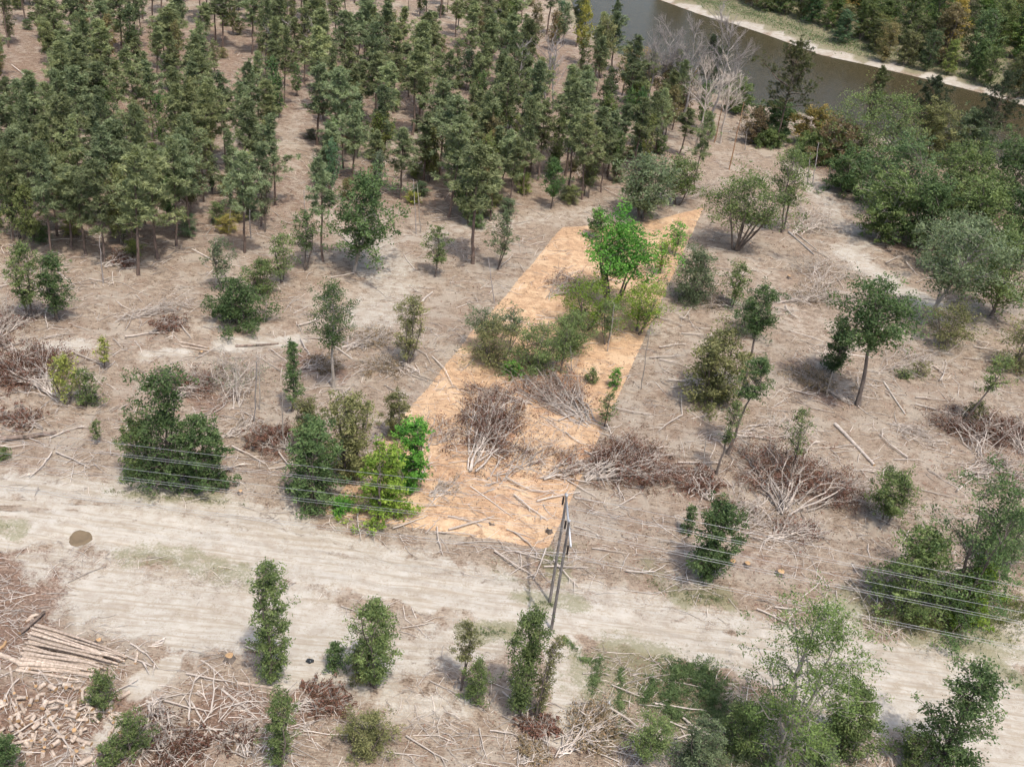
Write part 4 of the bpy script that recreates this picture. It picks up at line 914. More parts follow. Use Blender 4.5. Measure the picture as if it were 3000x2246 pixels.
# ------------------------------------------------------------------ slash: twigs too many to count, then the branches, heaps and logs
def stick_field(name, n, seed, label):
    rng = np.random.RandomState(seed); mb = MB()
    px = rng.uniform(-80, 3080, n); py = 150 + (2280 - 150) * rng.rand(n) ** 0.85
    d = Fv[None] + Rc[None] * ((px - CX) / FPX)[:, None] + Uc[None] * ((CY - py) / FPX)[:, None]
    p = d[:, :2] * (-CAMZ / d[:, 2])[:, None]; x, y = p[:, 0], p[:, 1]
    sand, lot, duff, weed = zones(x, y); cl = 0.5 + 0.5 * wob(x, y, 11, 9)
    keep = (rng.rand(n) < (1.0 - 1.35 * sand).clip(0, 1) * (0.06 + 1.35 * cl ** 2 + 0.4 * duff)) & ~inside(p, river_poly) & (seg_dist(p, ROAD) > 3.2) & (seg_dist(p, near_l) > 12)
    x, y, px, py = x[keep], y[keep], px[keep], py[keep]; m = len(x)
    dist = np.hypot(x, y); L = np.exp(rng.normal(size=m) * 0.55 + 0.15) * (0.7 + dist / 220); r = 0.016 + 0.022 * rng.rand(m) ** 2 + L * 0.010 * rng.rand(m) + dist * 0.00008
    th = 1.1 * wob(x, y, 16, 7) + rng.normal(size=m) * 0.8; dx, dy = np.cos(th), np.sin(th)
    p0 = np.stack([x - dx * L / 2, y - dy * L / 2], 1); p2 = np.stack([x + dx * L / 2, y + dy * L / 2], 1)
    bend = rng.normal(size=m) * 0.07 * L; p1 = np.stack([x - dy * bend, y + dx * bend], 1)
    lift = 0.03 + 0.25 * rng.rand(m) ** 3 * (1 + cl[keep])
    Z = [hf_np(q[:, 0].copy(), q[:, 1].copy()) for q in (p0, p1, p2)]
    V = []
    for q, z, lf, rr in ((p0, Z[0], 0.02, 1.0), (p1, Z[1], 1.0, 0.8), (p2, Z[2], 0.6, 0.4)):
        zc = z + r + lf * lift
        for a in (0.5, 2.6, 4.7):
            V.append(np.stack([q[:, 0] - dy * np.cos(a) * r * rr, q[:, 1] + dx * np.cos(a) * r * rr, zc + np.sin(a) * r * rr], 1))
    V = np.stack(V, 1).reshape(-1, 3); base = (np.arange(m) * 9)[:, None, None]
    f = np.array([[0, 3, 4, 1], [1, 4, 5, 2], [2, 5, 3, 0], [3, 6, 7, 4], [4, 7, 8, 5], [5, 8, 6, 3]])
    mb.add(V, (base + f[None]).reshape(-1, 4), np.repeat(rng.uniform(0.05, 1, m), 9))
    tag(single(name, mb.mesh(name, DEADWOOD)), label, kind='stuff')
stick_field('twig_litter', 32000, 21, 'countless pale twigs and sticks strewn over the clearing')
def chip_field(n, seed):
    rng = np.random.RandomState(seed); mb = MB(); px = rng.uniform(-80, 3080, n); py = 600 + 1680 * rng.rand(n) ** 0.8
    d = Fv[None] + Rc[None] * ((px - CX) / FPX)[:, None] + Uc[None] * ((CY - py) / FPX)[:, None]
    p = d[:, :2] * (-CAMZ / d[:, 2])[:, None]; x, y = p[:, 0], p[:, 1]
    sand, lot, duff, weed = zones(x, y); k = (rng.rand(n) < 1.0 - 2.6 * sand) & (seg_dist(p, ROAD) > 3.0) & ~inside(p, river_poly)
    x, y = x[k], y[k]; m = len(x); z = hf_np(x, y) + 0.05 + 0.12 * rng.rand(m) ** 2
    A = rng.normal(size=(m, 3)) * np.array([1, 1, 0.35]); s = 0.10 + np.hypot(x, y) * 0.0011
    blades(mb, np.stack([x, y, z], 1), A, s * rng.uniform(0.8, 2.2, m), s * 0.5, rng.rand(m), rng)
    tag(single('dead_leaves', mb.mesh('dead_leaves', DRY), color=(0.20, 0.125, 0.085)), 'dry brown leaves and chips scattered over the clearing', kind='stuff')
chip_field(26000, 22)

# brush heaps: the felled crown of one tree, branches fanning from the cut end
def fan_meshes(seed, L, spread, nmain, arch, r0, brown, fine=3, wig=1.0):
    rng = np.random.RandomState(seed); br, lf = MB(), MB(); tips = []
    for i in range(nmain):
        a = spread * (2 * (i + rng.rand()) / nmain - 1) * rng.uniform(0.5, 1.0); l = L * rng.uniform(0.7, 1.12) * (1 - 0.2 * abs(a) / max(spread, 0.01))
        up = rng.uniform(0.15, 1.0) * arch * L
        f0 = rng.uniform(0, 0.3); p0 = np.array([L * f0, math.sin(a) * L * f0 * 0.8 + rng.normal() * 0.03 * L, 0.08 + rng.rand() * 0.25])
        up *= 0.75; p1 = np.array([math.cos(a) * l, math.sin(a) * l, 0.12 + up * 0.45]); pa = curve(p0, p1, (0, 0.06 * wig * L * rng.normal(), up * 0.7), 8, rng, 0.02 * wig * L)
        r = 1.15 * r0 * rng.uniform(0.5, 1.0); tube(br, pa, np.linspace(r, r * 0.42, 8), 5, rng.uniform(0.1, 0.75)); 
        for k in range(fine * 2):
            j = rng.randint(2, 8); q = pa[j]; d = pa[j] - pa[j - 1]; d = d / np.linalg.norm(d)
            e = d + rng.normal(size=3) * 0.5; e[2] = abs(e[2]) * 0.5 - 0.1; e /= np.linalg.norm(e); l2 = L * rng.uniform(0.12, 0.34)
            q2 = q + e * l2; q2[2] = max(q2[2], 0.05)
            pb = curve(q, q2, (0, 0, 0.06 * l2), 4, rng, 0.03 * l2); tube(br, pb, np.linspace(r * 0.5, 0.02, 4), 3, rng.uniform(0.1, 0.75)); tips.append(q2)
            for w_ in range(3):
                q3 = pb[rng.randint(1, 4)]; q4 = q3 + (e + rng.normal(size=3) * 0.6) * l2 * 0.45; q4[2] = max(q4[2], 0.04)
                tube(br, np.array([q3, q4]), (0.022, 0.012), 3, rng.uniform(0.0, 0.6)); tips.append(q4)
    for k in range(int(nmain * 1.6)):
        a = rng.uniform(-0.6, 0.6) * spread; f = rng.uniform(0.15, 0.95) * L; c0 = np.array([math.cos(a) * f, math.sin(a) * f, rng.uniform(0.1, 0.5) * (0.3 + arch * L)]); b_ = rng.rand() * 6.28; l2 = L * rng.uniform(0.12, 0.3)
        dv = np.array([math.cos(b_), math.sin(b_), rng.normal() * 0.15]) * l2; pa = curve(c0 - dv, c0 + dv, (0, 0, 0.03 * L), 5, rng, 0.02 * L); pa[:, 2] = np.maximum(pa[:, 2], 0.05)
        tube(br, pa, np.linspace(0.055, 0.02, 5), 4, rng.uniform(0.1, 0.8))
    T = np.array(tips); n = int(0.75 * brown * len(T)); idx = rng.randint(0, len(T), n)
    pos = T[idx] * np.array([0.88, 0.88, 0.7]) + rng.normal(size=(n, 3)) * np.array([0.028, 0.028, 0.016]) * L; pos[:, 2] = np.abs(pos[:, 2]) + 0.03
    blades(lf, pos, rng.normal(size=(n, 3)), rng.uniform(0.16, 0.42, n), 0.06 + 0.09 * rng.rand(n), rng.rand(n), rng)
    return br.mesh('branches', DEADWOOD), lf.mesh('dead_foliage', DRY)
def heap(bx, by, tx, ty, spread, nmain, label, arch=0.22, r0=0.09, brown=14, color=RU, fine=3, wig=1.0):
    b = GP(bx, by); t = GP(tx, ty); d = t - b; L = np.linalg.norm(d[:2])
    ms = fan_meshes(int(bx * 3 + by), L, spread, nmain, arch, r0, brown, fine, wig)
    e = empty('brush_heap', (b[0], b[1], hf(b[0] + d[0] / 2, b[1] + d[1] / 2)), math.atan2(d[1], d[0])); tag(e, label, 'brush heap', 'felled tree tops')
    part('branches', ms[0], e); part('dead_foliage', ms[1], e, color)
heap(1735, 1262, 1560, 1085, 0.52, 26, 'largest fan of pale felled branches across the lot', 0.06, 0.12, 9, wig=0.35, fine=2)
heap(1378, 1388, 1460, 1205, 0.40, 16, 'upright brown felled top in the middle of the lot', 0.10, 0.12, 30, wig=0.5)
heap(1400, 1445, 1600, 1310, 0.25, 6, 'long low felled branches at the near middle of the lot', 0.06, 0.10, 6)
heap(1590, 1410, 1720, 1345, 0.5, 8, 'felled branches across the right border of the lot', 0.10, 0.09, 7)
heap(1230, 1330, 1330, 1240, 0.6, 5, 'thin felled sticks in the left of the lot', 0.05, 0.06, 4)
heap(1560, 1190, 1380, 1150, 0.35, 8, 'dark felled sticks behind the large fan in the lot', 0.10, 0.07, 10)
heap(1600, 880, 1690, 820, 0.6, 10, 'tangle of sticks in the far part of the lot', 0.12, 0.08, 8)
heap(1700, 1415, 1920, 1345, 0.62, 20, 'grey brown brush heap just right of the lot', 0.16, 0.10, 30, wig=0.6)
heap(2292, 1518, 2335, 1345, 0.95, 20, 'big brush heap with white branches fanned above the stumps', 0.18, 0.13, 30, wig=0.6)
heap(2085, 1480, 2020, 1375, 0.7, 10, 'reddish brush heap between the two big heaps on the right', 0.16, 0.07, 20)
heap(2190, 1470, 2130, 1520, 0.8, 9, 'low spread of pale sticks left of the big white branched heap', 0.06, 0.07, 6)
heap(2230, 1590, 2390, 1545, 0.5, 10, 'pale cut branches behind the stumps', 0.06, 0.09, 6)
heap(158, 1168, 40, 1052, 0.62, 20, 'brown brush heap at the left edge of the clearing', 0.16, 0.10, 34, wig=0.5)
heap(128, 1260, 20, 1210, 0.5, 8, 'low rust coloured heap before the rotten log', 0.08, 0.06, 18)
heap(505, 1185, 600, 1110, 0.6, 13, 'brush heap behind the vine covered tower', 0.18, 0.08, 15)
heap(693, 1200, 690, 1075, 0.5, 12, 'grey fan of branches standing open to the sky in the left clearing', 0.30, 0.07, 3, GG)
heap(875, 1085, 990, 1060, 0.5, 14, 'dark grey brush heap right of the dark cone tree', 0.16, 0.06, 12, BR)
heap(430, 985, 520, 945, 0.45, 9, 'low brush heap in the middle of the left clearing', 0.12, 0.07, 16)
heap(-20, 1000, 70, 915, 0.6, 14, 'stack of pale sticks at the left edge below the pines', 0.12, 0.07, 5)
heap(60, 1040, -30, 1005, 0.5, 8, 'thin stick heap at the left edge above the brown heap', 0.12, 0.06, 8)
heap(450, 2040, 480, 2235, 0.36, 12, 'bundle of long thin logs fanning towards the bottom edge', 0.16, 0.14, 4)
heap(470, 2140, 560, 2235, 0.7, 10, 'rust brown twiggy heap at the bottom edge', 0.14, 0.05, 26)
heap(1632, 2218, 1770, 2110, 0.45, 14, 'grey brown brush heap beside the sandy path', 0.22, 0.08, 13, BR)
heap(1610, 2200, 1570, 2110, 0.5, 9, 'small reddish brush heap by the sandy path', 0.20, 0.06, 18)
heap(1520, 2240, 1590, 2190, 0.7, 10, 'low brush at the bottom edge below the small reddish heap', 0.15, 0.06, 12, BR)
heap(850, 2080, 1000, 2040, 0.5, 10, 'brown brush heap by the thin bright sapling', 0.10, 0.06, 20)
heap(720, 2230, 690, 2130, 0.8, 8, 'loose pale branches among the bottom slash', 0.08, 0.08, 5)
heap(860, 1330, 770, 1270, 0.7, 9, 'rust brown heap left of the dark thicket', 0.22, 0.05, 26)
heap(2870, 1345, 2830, 1225, 0.8, 13, 'rusty brush heap by the right edge, left of two', 0.20, 0.08, 20)
heap(3010, 1340, 2930, 1240, 0.7, 13, 'rusty brush heap at the right edge, right of two', 0.20, 0.08, 18)
heap(2800, 1400, 2990, 1370, 0.5, 9, 'pale branches below the rusty heaps at the right edge', 0.06, 0.08, 6)
heap(2920, 1060, 3010, 1100, 0.7, 10, 'dark brush heap at the right edge', 0.18, 0.06, 12, BR)
heap(2500, 1190, 2330, 1090, 0.22, 16, 'dark felled top lying in the shade left of the lone oak', 0.05, 0.10, 14, BR, wig=0.3)
heap(2320, 690, 2400, 640, 0.9, 14, 'tangled stick pile by the river trail', 0.22, 0.10, 2, BR)
heap(2390, 860, 2450, 775, 0.6, 12, 'curved stick pile left of the sandy trail', 0.24, 0.07, 4, BR)
heap(2180, 905, 2045, 880, 0.6, 12, 'pale stick pile behind the tall tufted sapling', 0.14, 0.08, 5, BR)
heap(2265, 890, 2460, 875, 0.28, 12, 'long row of stacked brush behind the lone oak', 0.10, 0.07, 10, BR)
heap(2560, 1090, 2740, 1040, 0.4, 8, 'pale sticks behind the trunk of the lone oak', 0.05, 0.07, 3, BR)
heap(1010, 1030, 1130, 985, 0.5, 12, 'stick heap behind the log left of the lot', 0.12, 0.07, 6, BR)
heap(1230, 1090, 1080, 1070, 0.5, 12, 'low grey sticks left of the lot border', 0.08, 0.06, 8, BR)
heap(1690, 520, 1740, 480, 0.8, 9, 'dark brush heap in front of the right pines', 0.22, 0.06, 10, BR)
heap(110, 800, 40, 775, 0.5, 9, 'sticks under the front left pine', 0.10, 0.07, 6, BR)
heap(300, 790, 380, 760, 0.6, 9, 'brown brush under the foremost bare trunked pine', 0.2, 0.06, 16)
heap(2000, 590, 2080, 560, 0.7, 10, 'pale sticks under the slim leaning pine', 0.2, 0.07, 4, BR)

heap(2080, 1560, 2250, 1500, 0.45, 14, 'loose pale sticks spread below the big white branched heap', 0.05, 0.07, 2, BR, 2)
heap(2420, 1480, 2560, 1430, 0.5, 12, 'loose pale sticks right of the big white branched heap', 0.05, 0.07, 2, BR, 2)
heap(2600, 1240, 2760, 1290, 0.4, 9, 'thin pale sticks right of the long fallen log', 0.03, 0.06, 1, BR, 2)
heap(2150, 1280, 2330, 1250, 0.4, 9, 'thin pale sticks left of the long fallen log', 0.03, 0.06, 1, BR, 2)
heap(330, 940, 560, 900, 0.3, 10, 'long pale sticks left of the wide dark bush', 0.03, 0.06, 1, BR, 2)
heap(640, 1290, 760, 1240, 0.5, 10, 'pale sticks left of the rust brown heap', 0.06, 0.06, 2, BR, 2)
heap(1250, 1460, 1340, 1410, 0.5, 8, 'pale sticks behind the yellow green corner bush', 0.04, 0.07, 2, BR, 2)
# single fallen branches, the ones that show largest
BRP = []
for i in range(8):
    rng = np.random.RandomState(700 + i); mb = MB(); P = curve((-0.5, 0, 0.035), (0.5, 0, 0.03), (0, rng.normal() * 0.06, 0.01), 7, rng, 0.008)
    P[:, 2] = np.abs(P[:, 2]) + 0.012; tube(mb, P, np.linspace(0.020, 0.008, 7), 5, 0.6)
    for k in range(rng.randint(0, 4)):
        j = rng.randint(2, 6); a = rng.choice((-1, 1)) * rng.uniform(0.4, 0.9); l = rng.uniform(0.12, 0.34)
        tube(mb, curve(P[j], P[j] + np.array([math.cos(a) * l, math.sin(a) * l, 0.01]), (0, 0, 0.012), 4), np.linspace(0.011, 0.004, 4), 4, 0.6)
    BRP.append(mb.mesh('fallen_branch', DEADWOOD))
def side(px, py):
    if inside(np.array([G(px, py)[:2]]), LOT)[0]: w_ = f"on the brightened soil in the {'near' if py > 1300 else 'middle' if py > 1000 else 'far'} part of the lot"
    elif py > 1850: w_ = 'in the slash ' + ('round the log stack' if px < 450 else 'below the narrow leafy tree' if px < 1000 else 'below the power poles' if px < 1700 else 'round the large open crowned tree')
    elif px < 1400: w_ = 'in the left clearing ' + ('near the left edge' if px < 350 else 'round the vine covered tower' if px < 750 else 'close to the lot') + (' by the track' if py > 1250 else ' below the pines')
    else: w_ = 'in the right clearing ' + ('close to the lot' if px < 2150 else 'round the lone oak' if px < 2600 and py < 1250 else 'near the right edge' if px > 2600 else 'above the stumps')
    return 'pale fallen branch lying ' + w_, 'fallen branches ' + w_
def branch(px, py, L, rz, mesh=None, label=None, fat=1.0):
    b = GP(px, py); e = math.cos(rz) * L / 2, math.sin(rz) * L / 2
    z0, z1 = hf(b[0] - e[0], b[1] - e[1]), hf(b[0] + e[0], b[1] + e[1])
    o = single('fallen_branch', mesh or BRP[prng.randrange(8)], (b[0], b[1], (z0 + z1) / 2 + 0.02), (0, -math.atan2(z1 - z0, L), rz))
    o.scale = (L, L, L * 1.1)
    lb, gr = side(px, py); tag(o, label or lb, 'branch', None if label else gr)
n_ = 0
while n_ < 290:
    px, py = prng.uniform(-20, 3020), prng.uniform(760, 2240); b = G(px, py); P = b[None, :2]
    s_, l_, d_, w_ = zones(np.array([b[0]]), np.array([b[1]]))
    if s_[0] > 0.45 or seg_dist(P, ROAD)[0] < 4 or inside(P, river_poly)[0]: continue
    if l_[0] < 0.3 and px > 1000 and px < 2000 and py < 800: continue
    branch(px, py, prng.uniform(1.8, 6.0), prng.gauss(0.1, 0.9)); n_ += 1

# ------------------------------------------------------------------ logs, stumps, stacked timber
def log_between(name, a_px, b_px, r, mat, label, group=None, cat='log', dz=0.0, cap=True, n=6, taper=0.75, jit=0.04):
    a, b = GP(*a_px), GP(*b_px); rng = np.random.RandomState(int(a_px[0] + b_px[1])); d = b - a; L = np.linalg.norm(d[:2]); rz = math.atan2(d[1], d[0])
    mb = MB(); zz = hf(a[0], a[1]); z1 = hf(b[0], b[1])
    P = curve((0, 0, r * 0.85 + dz), (L, 0, r * taper * 0.85 + z1 - zz + dz), (0, rng.normal() * 0.12, 0.02), n, rng, jit * 0.4)
    tube(mb, P, np.linspace(r, r * taper, n) * rng.uniform(0.92, 1.06, n), 8, 0.55, cap, 0, 1)
    o = single(name, mb.mesh(name, [mat, CUT], True), (a[0], a[1], zz), (0, 0, rz)); tag(o, label, cat, group); return o
log_between('rotten_log', (-10, 1292), (166, 1270), 0.30, DARKWOOD, 'dark rotten log at the left edge above the track', n=9, jit=0.15)
log_between('fallen_log', (2445, 1245), (2560, 1365), 0.26, DEADWOOD, 'long pale fallen log pointing away from the big vine covered trees', taper=0.8)
log_between('fallen_log', (2589, 1121), (2652, 1216), 0.15, DEADWOOD, 'thin fallen log right of the lone oak trunk')
log_between('fallen_log', (2680, 1185), (2800, 1216), 0.15, DEADWOOD, 'thin fallen log left of the rusty heaps')
log_between('fallen_log', (2485, 1040), (2555, 1051), 0.15, DEADWOOD, 'short pale log beside the trunk of the lone oak')
log_between('fallen_log', (1000, 1019), (1102, 1009), 0.2, DEADWOOD, 'pale log left of the olive sapling')
log_between('fallen_log', (1235, 890), (1267, 858), 0.2, DEADWOOD, 'short tan log on bare soil left of the lot')
log_between('fallen_log', (525, 1004), (610, 1022), 0.17, LOGBARK, 'upper of two pale logs in the left clearing', taper=0.9)
log_between('fallen_log', (530, 1016), (616, 1030), 0.15, LOGBARK, 'lower of two pale logs in the left clearing', taper=0.9)
log_between('fallen_log', (690, 1016), (816, 1008), 0.18, DARKWOOD, 'dark log on the white sand patch')
log_between('fallen_log', (2310, 682), (2385, 748), 0.22, GREYWOOD, 'grey log below the tangled stick pile', taper=0.6)
log_between('fallen_log', (2325, 680), (2395, 735), 0.17, DEADWOOD, 'pale log alongside the grey log at the tangled pile', taper=0.6)
log_between('fallen_log', (697, 2003), (842, 2024), 0.17, LOGBARK, 'straight log below the tall narrow tree')
log_between('fallen_log', (-20, 1916), (88, 1966), 0.26, LOGBARK, 'thick log sticking in from the left edge by the log stack', taper=0.9)
log_between('fallen_log', (2735, 1075), (2765, 1098), 0.2, LOGBARK, 'short log far right of the lone oak')
log_between('fallen_log', (690, 2155), (730, 2180), 0.22, LOGBARK, 'short thick log among the bottom slash')
log_between('fallen_log', (60, 1864), (132, 1800), 0.17, DARKWOOD, 'dark log propped across the back of the log stack', dz=0.3)
log_between('fallen_log', (-10, 1905), (18, 1880), 0.16, CUT, 'yellow split log at the left edge')
log_between('fallen_log', (30, 1955), (75, 2130), 0.13, LOGBARK, 'long crooked log lying left of the log rounds', taper=0.6, jit=0.3)
log_between('fallen_log', (560, 2055), (630, 2165), 0.10, DEADWOOD, 'thin long log right of the upright log bundle', taper=0.6)
log_between('fallen_log', (590, 1935), (670, 2010), 0.10, DEADWOOD, 'thin log by the orange stump near the narrow tree', taper=0.6)
log_between('fallen_log', (650, 2020), (760, 2110), 0.11, DEADWOOD, 'slanting thin log below the straight log', taper=0.6)
# the stack of long logs
srng = random.Random(4); i = 0
for lay, (n, z) in enumerate(((19, 0.0), (13, 0.30), (7, 0.56))):
    for k in range(n):
        f = (k + 0.5 + 0.15 * srng.uniform(-1, 1)) / n; f = f * (1 - 0.12 * lay) + 0.06 * lay
        a = (113 - 62 * f + srng.uniform(-6, 6), 1828 + 140 * f); ln = srng.uniform(0.72, 1.0)
        e = (392 - 120 * f, 1928 + 66 * f)
        bpx = (a[0] + (e[0] - a[0]) * ln, a[1] + (e[1] - a[1]) * ln + srng.gauss(0, 7))
        r = srng.uniform(0.11, 0.17) if k < 0.7 * n else srng.uniform(0.15, 0.24)
        log_between('stacked_log', a, bpx, r, LOGBARK, 'long barked log lying in the big log stack', 'logs of the big stack', dz=z, taper=0.72, n=5)
for k in range(5):
    log_between('stacked_log', (76 + k * 4, 1822 - k * 3), (104 + k * 3, 1800 + k * 2), 0.13, LOGBARK, 'short log in the small bunch behind the big stack', 'small log bunch behind the stack', dz=0.05 * k, taper=0.95, n=3)
for k in range(6):
    log_between('cut_stick', (435 + k * 5, 1893 - k * 2 + 4 * (k % 2)), (476 + k * 2, 1890 - k * 4), 0.07, DEADWOOD, 'stick of the small white bunch right of the log stack', 'small white stick bunch', dz=0.03 * k, taper=0.8, n=3, cat='stick')
for k in range(11):
    log_between('cut_stick', (700 + (k * 37) % 40, 1880 + (k * 17) % 34), (745 + (k * 29) % 38, 1888 + (k * 23) % 34), 0.075, DEADWOOD, 'cut stick in the bunch at the foot of the tall narrow tree', 'cut sticks by the narrow tree', dz=0.03 * k, taper=0.8, n=3, cat='stick')
# sawn rounds in a loose heap
RND = []
for i in range(6):
    mb = MB(); rng = np.random.RandomState(i); L = (0.75, 0.95, 1.1, 0.85, 1.3, 0.6)[i]; r = (0.17, 0.2, 0.16, 0.24, 0.15, 0.22)[i]
    P = np.array([[-L / 2, 0, 0], [-L / 6, 0, 0.01], [L / 6, 0.01, 0], [L / 2, 0, 0]]); tube(mb, P, r * rng.uniform(0.93, 1.06, 4), 10, 0.55, True, 0, 1)
    RND.append((mb.mesh('log_round', [LOGBARK, CUT]), r))
placed = []
for k in range(112):
    for _ in range(30):
        a, q = srng.uniform(0, 6.28), srng.random() ** 0.6
        px, py = 150 + math.cos(a) * q * 195, 2115 + math.sin(a) * q * 105
        b = GP(px, py); nn = sum(1 for t in placed if math.hypot(t[0] - b[0], t[1] - b[1]) < 0.62)
        if nn < 2: break
    m, r = RND[srng.randrange(6)]; z = hf(b[0], b[1]) + r * 0.75 + 0.24 * nn; placed.append(b)
    o = single('log_round', m, (b[0], b[1], z), (srng.uniform(0, 6.28), srng.gauss(0, 0.16) if srng.random() < 0.85 else srng.uniform(0.6, 1.4), srng.uniform(0, 6.28)))
    s_ = srng.uniform(0.65, 0.95); o.scale = (s_, s_, s_); tag(o, 'short sawn log round in the loose heap below the log stack', 'log round', 'sawn log rounds')
for k, (px, py, s_) in enumerate([(362, 2040, 1.3), (355, 2130, 1.3), (245, 2175, 1.2), (250, 2235, 1.2), (400, 1930, .8), (560, 1510 + 640, 1.0)]):
    b = GP(px, py); m, r = RND[k]; o = single('log_round', m, (b[0], b[1], hf(b[0], b[1]) + r * s_ * 0.9), (0.3, 0.03, 0.9 + k)); o.scale = (s_ * 1.2, s_, s_)
    tag(o, ['stray log block right of the green shoot', 'stray log block below the white sand streak', 'stray log block at the lower rim of the rounds heap', 'stray log block at the bottom edge below the rounds heap', 'small stray block right of the log stack', 'orange log end in the rust brown twiggy heap'][k], 'log round')
def stump(px, py, r, h, label, color=None):
    b = GP(px, py); mb = MB(); rng = np.random.RandomState(int(px)); ns = 14; a = np.arange(ns) * 2 * math.pi / ns
    lob = 1 + 0.22 * np.sin(a * 4 + rng.rand() * 6) + 0.1 * rng.normal(size=ns); rings = []
    for z, f, l in ((-0.15, 1.75, 1.0), (0.05, 1.5, 0.9), (h * 0.4, 1.12, 0.5), (h, 1.0, 0.25)):
        rr = r * f * (1 + (lob - 1) * l); rings.append(np.stack([np.cos(a) * rr, np.sin(a) * rr, np.full(ns, z) + (0.05 * np.sin(a * 2) if z == h else 0)], 1))
    V = np.concatenate(rings); F = [[q * ns + j, q * ns + (j + 1) % ns, (q + 1) * ns + (j + 1) % ns, (q + 1) * ns + j] for q in range(3) for j in range(ns)]
    mb.add(V, F, 0.5)
    e = empty('tree_stump', b); tag(e, label, 'stump'); part('bark', mb.mesh('bark', BARK, True), e)
    mc = MB(); C = np.vstack([rings[-1] + [0, 0, 0.004], [[0, 0, h + 0.02]]]); mc.add(C, [[2 * q, 2 * q + 1, (2 * q + 2) % ns, ns] for q in range(ns // 2)], 0.6)
    part('cut_face', mc.mesh('cut_face', CUT), e)
for px, py, r, h, lb in [(1608, 1560, 0.28, 0.75, 'orange topped stump in the near right corner of the lot'), (2145, 1650, 0.32, 0.4, 'stump nearest the dark green tree right of the pole, left of three'), (2188, 1656, 0.32, 0.4, 'middle one of three stumps right of the dark green tree'),
        (2286, 1682, 0.38, 0.45, 'largest of three stumps, right of the other two'), (672, 1932, 0.36, 0.6, 'orange stump left of the tall narrow tree'), (290, 1880, 0.24, 0.35, 'brown stump behind the log stack'), (1440, 1535, 0.25, 0.3, 'low stump in the near middle of the lot'),
        (704, 1445, 0.22, 0.4, 'brown stump on the bare ground left of the dark thicket'), (590, 1035, 0.25, 0.35, 'stump below the two pale logs'), (2310, 815, 0.3, 0.5, 'orange stump left of the curved stick pile'), (1300, 1560, 0.2, 0.25, 'low stump in the near left of the lot')]:
    stump(px, py, r, h, lb)
# litter
def rubbish(px, py, mat, label, name, s):
    b = GP(px, py); mb = MB(); rng = np.random.RandomState(int(px)); ns, nr = 9, 5; V = []
    for i in range(nr):
        v = i / (nr - 1) * math.pi
        for j in range(ns):
            u = j / ns * 6.283; q = s * (1 + 0.35 * rng.normal()); V.append([q * math.sin(v) * math.cos(u), q * 0.8 * math.sin(v) * math.sin(u), max(-0.02, q * 0.7 * math.cos(v) + s * 0.4)])
    mb.add(V, [[i * ns + j, i * ns + (j + 1) % ns, (i + 1) * ns + (j + 1) % ns, (i + 1) * ns + j] for i in range(nr - 1) for j in range(ns)])
    tag(single(name, mb.mesh(name, mat), b), label, 'litter')
rubbish(908, 1938, PLASTIC, 'crumpled black plastic scrap on pale sand right of the narrow tree', 'plastic_scrap', 0.28)
rubbish(1779, 2062, BAGWHITE, 'crumpled white plastic bag beside the weeds strip', 'plastic_bag', 0.3)

# ------------------------------------------------------------------ power line
p1, p2 = GP(1610, 1765), GP(1615, 1845); mid = (p1 + p2) / 2; mid[2] = (hf(*p1[:2]) + hf(*p2[:2])) / 2
axd = (p1 - p2); axd[2] = 0; axd /= np.linalg.norm(axd); HX = 12.65; ZP = 14.0
e = empty('power_pole_frame', mid, 0); tag(e, 'twin pole wooden power line frame with a pale crossarm beside the lot corner', 'power pole')
def loc(o, z): return axd * o + np.array([0, 0, z])
for q in (p1, p2):
    mb = MB(); r = q - mid; P = np.array([[r[0], r[1], z] for z in np.linspace(-0.6, ZP, 12)]); tube(mb, P, np.linspace(0.17, 0.115, 12), 10, 0.5, True)
    po = part('pole', mb.mesh('pole', POLEWOOD, True), e)
    m2 = MB(); tube(m2, np.array([[r[0], r[1], ZP - 0.02], [r[0], r[1], ZP + 0.14], [r[0], r[1], ZP + 0.2]]), (0.13, 0.13, 0.03), 8); part('pole_cap', m2.mesh('pole_cap', STEEL), po)
    m3 = MB(); tube(m3, np.array([[r[0] + 0.145, r[1], 0.1], [r[0] + 0.125, r[1], 6], [r[0] + 0.11, r[1], ZP - 0.4]]), 0.018, 4); part('ground_wire', m3.mesh('ground_wire', STEEL), po)
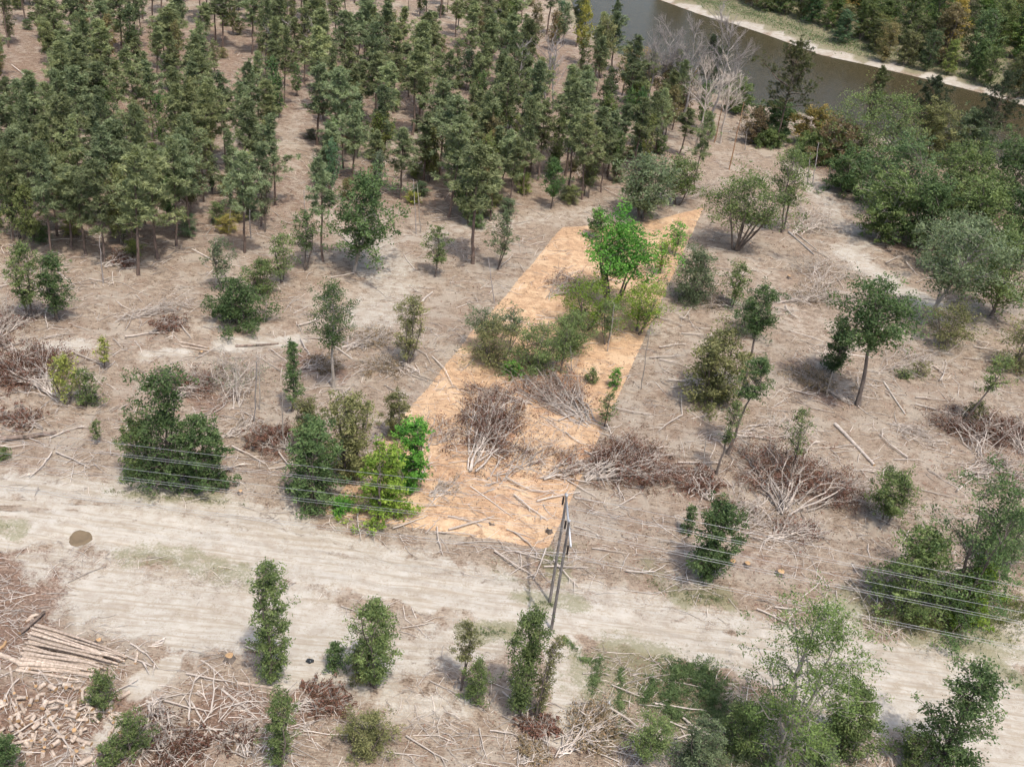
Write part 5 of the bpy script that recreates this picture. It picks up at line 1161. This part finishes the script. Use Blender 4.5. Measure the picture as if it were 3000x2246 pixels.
def beam(mb, A, B, wx, wz):
    A, B = np.array(A, float), np.array(B, float); d = (B - A) / np.linalg.norm(B - A); s = np.cross(d, [0, 0, 1.0]); s /= np.linalg.norm(s); u = np.cross(s, d)
    V = [q + s * a * wx / 2 + u * b * wz / 2 for q in (A, B) for a, b in ((-1, -1), (1, -1), (1, 1), (-1, 1))]
    mb.add(V, [[0, 1, 5, 4], [1, 2, 6, 5], [2, 3, 7, 6], [3, 0, 4, 7], [3, 2, 1, 0], [4, 5, 6, 7]])
sidev = np.array([axd[1], -axd[0], 0])
mb = MB(); beam(mb, loc(-4.1, HX) + sidev * 0.2, loc(4.1, HX) + sidev * 0.2, 0.16, 0.24); part('crossarm', mb.mesh('crossarm', STEEL), e)
h2 = np.linalg.norm(p1 - p2) / 2
for s in (-1, 1):
    mb = MB(); beam(mb, loc(s * h2, HX - 1.6) + sidev * 0.17, loc(s * 3.7, HX - 0.14) + sidev * 0.17, 0.07, 0.09); part('brace', mb.mesh('brace', POLEWOOD), e)
WZ0 = 11.4
for o in (-3.8, 0.0, 3.8):
    mb = MB(); zs = np.linspace(HX - 0.13, WZ0 + 0.08, 19); tube(mb, np.array([loc(o, z) for z in zs]), [0.03 if i % 2 == 0 else 0.115 for i in range(19)], 8)
    part('insulator_string', mb.mesh('insulator_string', PORCELAIN, True), e)
dl, dr = math.radians(176.6), math.radians(-3.8)
def wire(o, z, dx, label):
    mb = MB(); pts = []
    for sgn, a in ((-1, dl), (1, dr)):
        s = np.linspace(0, 190, 46); d = np.array([math.cos(a), math.sin(a), 0])
        q = [mid + loc(o, z) + sidev * 0 + d * t + axd * dx + np.array([0, 0, -0.06 * t + 0.0002 * t * t]) for t in s]
        pts = q[::-1][:-1] + pts if sgn < 0 else pts + q
    tube(mb, np.array(pts), 0.016, 4); tag(single('power_line_wire', mb.mesh('power_line_wire', WIRE)), label, 'wire', 'power line wires')
for o, nm in ((3.8, 'far'), (0.0, 'middle'), (-3.8, 'near')):
    for dx, pn in ((0.19, 'upper'), (-0.19, 'lower')): wire(o, WZ0, dx, f'{pn} wire of the {nm} pair hung under the crossarm')
wire(h2, ZP + 0.15, 0, 'single thin wire on top of the farther pole'); wire(-h2, ZP + 0.15, 0, 'single thin wire on top of the nearer pole')
